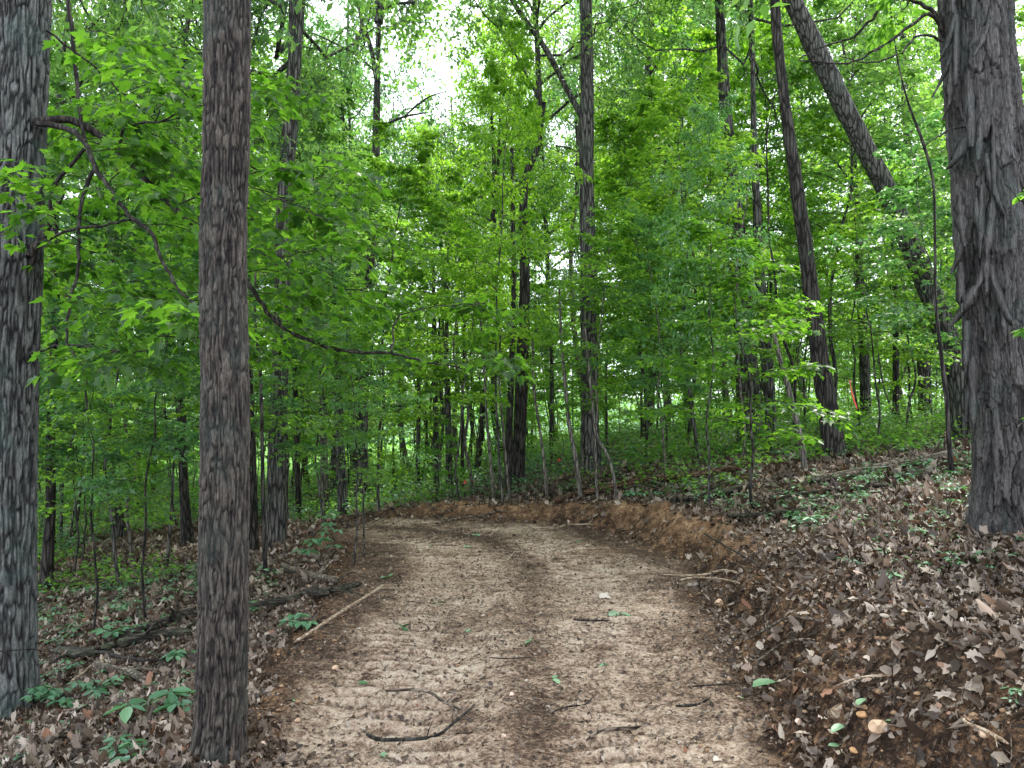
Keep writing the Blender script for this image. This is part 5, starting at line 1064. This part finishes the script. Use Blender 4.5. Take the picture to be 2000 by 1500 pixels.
def chunk():
    p = hit(1628, 1412); Q = np.array([(0, 0, .02), (.03, .008, .032), (.075, .02, .05)]); r = np.array([.034, .032, .027]); th = np.arange(14)*2*pi/14
    me = simple_trunk_mesh(np.concatenate([Q, r[:, None]], 1), np.zeros(3), 14, .012, 5, False); n = len(me.vertices)
    V = np.array([v.co[:] for v in me.vertices]); f = np.array([list(q.vertices) for q in me.polygons]); bpy.data.meshes.remove(me)
    loops = list(f.reshape(-1))+list(range(13, -1, -1))+list(range(n-14, n)); tot = [4]*len(f)+[14, 14]
    o = link('wood_chunk', mesh('wood_chunk', V, loops=loops, tot=tot), M['palewood'], None, p); o.rotation_euler = (0, 0, .3); tag(o, 'short round chunk of sawn pale wood at the foot of the bank', 'wood')
chunk()

# ------------------------------------------------------------------ single leaves on the trail
def one_leaf(px, py, wpx, label, kind='maple', mat='leaf_fallen', n=1, tint=.6, name='green_leaf', cat='leaf', tilt=.25):
    p = hit(px, py); L = wpx*p[1]/F; rs = np.random.default_rng(int(px+py*3)); az = rs.random()*6.28+np.arange(n)*(2.1)
    D = np.stack([np.cos(az), np.sin(az), 0*az+.08], -1); N = unit(UP+rs.normal(0, tilt, (n, 3)))
    V, l, t, a = leaf_batch(kind, D*.005+UP*.012, D, N, np.full(n, L)*(.8+.3*rs.random(n)), fold=.25, tint=np.full(n, tint)+rs.normal(0, .1, n), curls=rs.normal(.25, .15, n))
    w = Wood(); o = link(name, mesh(name, V, loops=l, tot=t, attrs=a), M[mat], None, p); tag(o, label, cat)
for a in [(1515, 1335, 62, 'big fresh green leaf pair lying under the arching stick at the right trail edge', 'oval_w', 'leaf_fallen', 2), (785, 1228, 30, 'dark green crumpled leaf on the left side of the trail', 'maple', 'leaf_fallen', 2, .1), (1210, 1203, 34, 'olive green leaf on the right half of the trail, far from others', 'oval_w', 'leaf_fallen', 2, .4),
   (1037, 1255, 22, 'pair of blue-green leaflets in the middle of the trail', 'oval_w', 'leaf_fallen', 2, .8), (912, 1233, 18, 'blue-green leaf left of the middle of the trail', 'maple', 'leaf_fallen', 1, .8), (1080, 1332, 20, 'pale green leaf pair in the right wheel lane', 'oval_w', 'leaf_fallen', 2, .85),
   (1186, 1300, 18, 'lone pale green leaf in the right half of the trail', 'oval_w', 'leaf_fallen', 1, .8), (740, 1484, 55, 'pale green leaf under the bow-shaped stick at the bottom', 'oval_w', 'leaf_fallen', 1, .85), (760, 1130, 26, 'pale green leaf at the left trail edge by the pole tip', 'maple', 'leaf_fallen', 2, .9),
   (908, 1071, 20, 'whitish green leaf flat on the far part of the trail', 'maple', 'leaf_fallen', 1, 1.0), (925, 1046, 20, 'pale leaf sprig near the far crest of the trail', 'maple', 'leaf_fallen', 2, .9), (838, 1068, 14, 'small pale leaf on the far left of the trail', 'maple', 'leaf_fallen', 1, .9),
   (854, 1180, 20, 'faded green leaf left of the debris pile', 'oval_w', 'leaf_fallen', 2, .8), (1125, 1060, 16, 'small green leaf on the far right of the trail', 'maple', 'leaf_fallen', 1, .5), (698, 1340, 18, 'dark green leaf at the left shoulder of the trail', 'oval_w', 'leaf_fallen', 1, .1),
   (1690, 1378, 34, 'limp pale green leaf hanging on the bank over the pale stone', 'oval_w', 'leaf_fallen', 1, 1.0), (1648, 1422, 34, 'pale green leaf stuck beside the chunk of wood', 'oval_w', 'leaf_fallen', 1, .9), (1640, 1462, 26, 'green leaf pair at the bottom below the chunk of wood', 'oval_w', 'leaf_fallen', 2, .7),
   (1745, 1430, 24, 'small pale green leaf right of the pale angular stone', 'oval_w', 'leaf_fallen', 1, .9), (575, 1378, 26, 'lone green leaf on the dirt shoulder right of the trail-edge trunk', 'oval_w', 'leaf_fallen', 1, .7), (1448, 1374, 14, 'tiny green leaf below the arching stick', 'oval_w', 'leaf_fallen', 1, .6),
   (1378, 1372, 22, 'curled dark green leaf at the end of the curved stick', 'oval_w', 'leaf_fallen', 1, .2)]:
    a = list(a); a[4] = a[4]; LEAF.setdefault('oval_w', [(0, 0), (.2, .1), (.3, .38), (.24, .7), (0, 1)]); one_leaf(*a)
for a in [(1625, 1255, 44, 'pale tan oak leaf perched on the dark bank', 'oak', 'litter', 1, .88), (1590, 1445, 44, 'whitish curled dead leaf at the foot of the bank', 'oak', 'litter', 1, .99), (1170, 1165, 24, 'orange-brown crumpled leaf cluster on the right half of the trail', 'maple', 'litter', 3, .93),
          (90, 1415, 34, 'orange-red dead leaf in the litter at the lower left', 'maple', 'litter', 1, .93), (1425, 1215, 34, 'pale curled dead leaf on the right edge of the trail', 'oak', 'litter', 2, .98), (1880, 1265, 46, 'dark red-brown crumpled leaves on the right slope', 'maple', 'litter', 3, .2),
          (1610, 1492, 44, 'white dead leaf at the bottom edge right of the trail', 'oak', 'litter', 1, 1.0), (1392, 1494, 34, 'pale grey dead leaf at the bottom edge of the trail', 'oak', 'litter', 1, .98)]:
    one_leaf(*a, name='dead_leaf')

# ------------------------------------------------------------------ marking ribbon and flags
def flatmat(nm, c):
    m, n, o = newmat(nm); p = N_(n, 'ShaderNodeBsdfPrincipled', Roughness=.4); p.inputs['Base Color'].default_value = (*c, 1); tr = n.nodes.new('ShaderNodeBsdfTranslucent'); tr.inputs['Color'].default_value = (*c, 1)
    mi = N_(n, 'ShaderNodeMixShader'); mi.inputs[0].default_value = .3; n.links.new(p.outputs[0], mi.inputs[1]); n.links.new(tr.outputs[0], mi.inputs[2]); n.links.new(mi.outputs[0], o.inputs['Surface']); return m
M['ribbon'] = flatmat('pink marking ribbon', (.9, .10, .09))
def ribbon():
    pts = [(1660, 742), (1661, 752), (1664, 766), (1667, 778), (1671, 790), (1675, 799)]; Y = 12.0
    P = np.array([at(a, b, Y) for a, b in pts]); w = np.array([2.4, 2.4, 3, 3, 3, 1.2])*Y/F/2; tw = np.array([0, .6, .2, -.3, .1, .5])
    X = np.stack([np.cos(tw), np.sin(tw), 0*tw], -1); V = np.concatenate([P-X*w[:, None], P+X*w[:, None]]); V2 = V+np.array([0, .002, 0]); n = 6
    f = [(i, i+1, n+i+1, n+i) for i in range(5)]; f += [(12+n+i, 12+n+i+1, 12+i+1, 12+i) for i in range(5)]
    f += [(i, 12+i, 12+i+1, i+1) for i in range(5)]+[(n+i, n+i+1, 12+n+i+1, 12+n+i) for i in range(5)]
    o = link('marking_ribbon', mesh('ribbon', np.concatenate([V, V2])-P[0], np.array(f)), M['ribbon'], None, P[0]); tag(o, 'strip of pink marking ribbon hanging in the wood right of the dark leaning trunk', 'ribbon')
    k = np.array([at(1600, 742, 12.6), at(1630, 735, 12.3), at(1660, 741, 12.0), at(1690, 748, 11.9)]); w_ = Wood(); w_.add(k-k[0], np.array([.008, .006, .005, .003]), 5)
    tag(link('bare_branch', w_.mesh('bare_branch'), M['twig'], None, k[0]), 'thin bare branch from the dark leaning trunk that holds the pink ribbon', 'branch')
ribbon()
def flag(px, py, Y, label):
    top = at(px, py, Y); z0 = gz(top[0], top[1]); t = empty('marker_flag', (top[0], top[1], z0), label, 'marker flag'); h = max(.25, top[2]-z0)
    w_ = Wood(); w_.add(np.array([(0, 0, -.05), (0, 0, h)]), np.array([.004, .004]), 5); link('wire', w_.mesh('wire'), M['deadwood'], t)
    V = []; 
    for s in (0, .002):
        for i in range(5):
            for j in (0, 1): V.append((i*.018, s+.008*sin(i*1.6), h-j*.06))
    f = [(2*i, 2*i+1, 2*i+3, 2*i+2) for i in range(4)]+[(10+2*i, 12+2*i, 13+2*i, 11+2*i) for i in range(4)]
    link('flag', mesh('flag', np.array(V), np.array(f)), M['ribbon'], t)
flag(1089, 903, 19, 'small red marker flag low between the two centre trunks')
flag(905, 953, 18, 'small red marker flag low in the green right of the grey forked trunk')
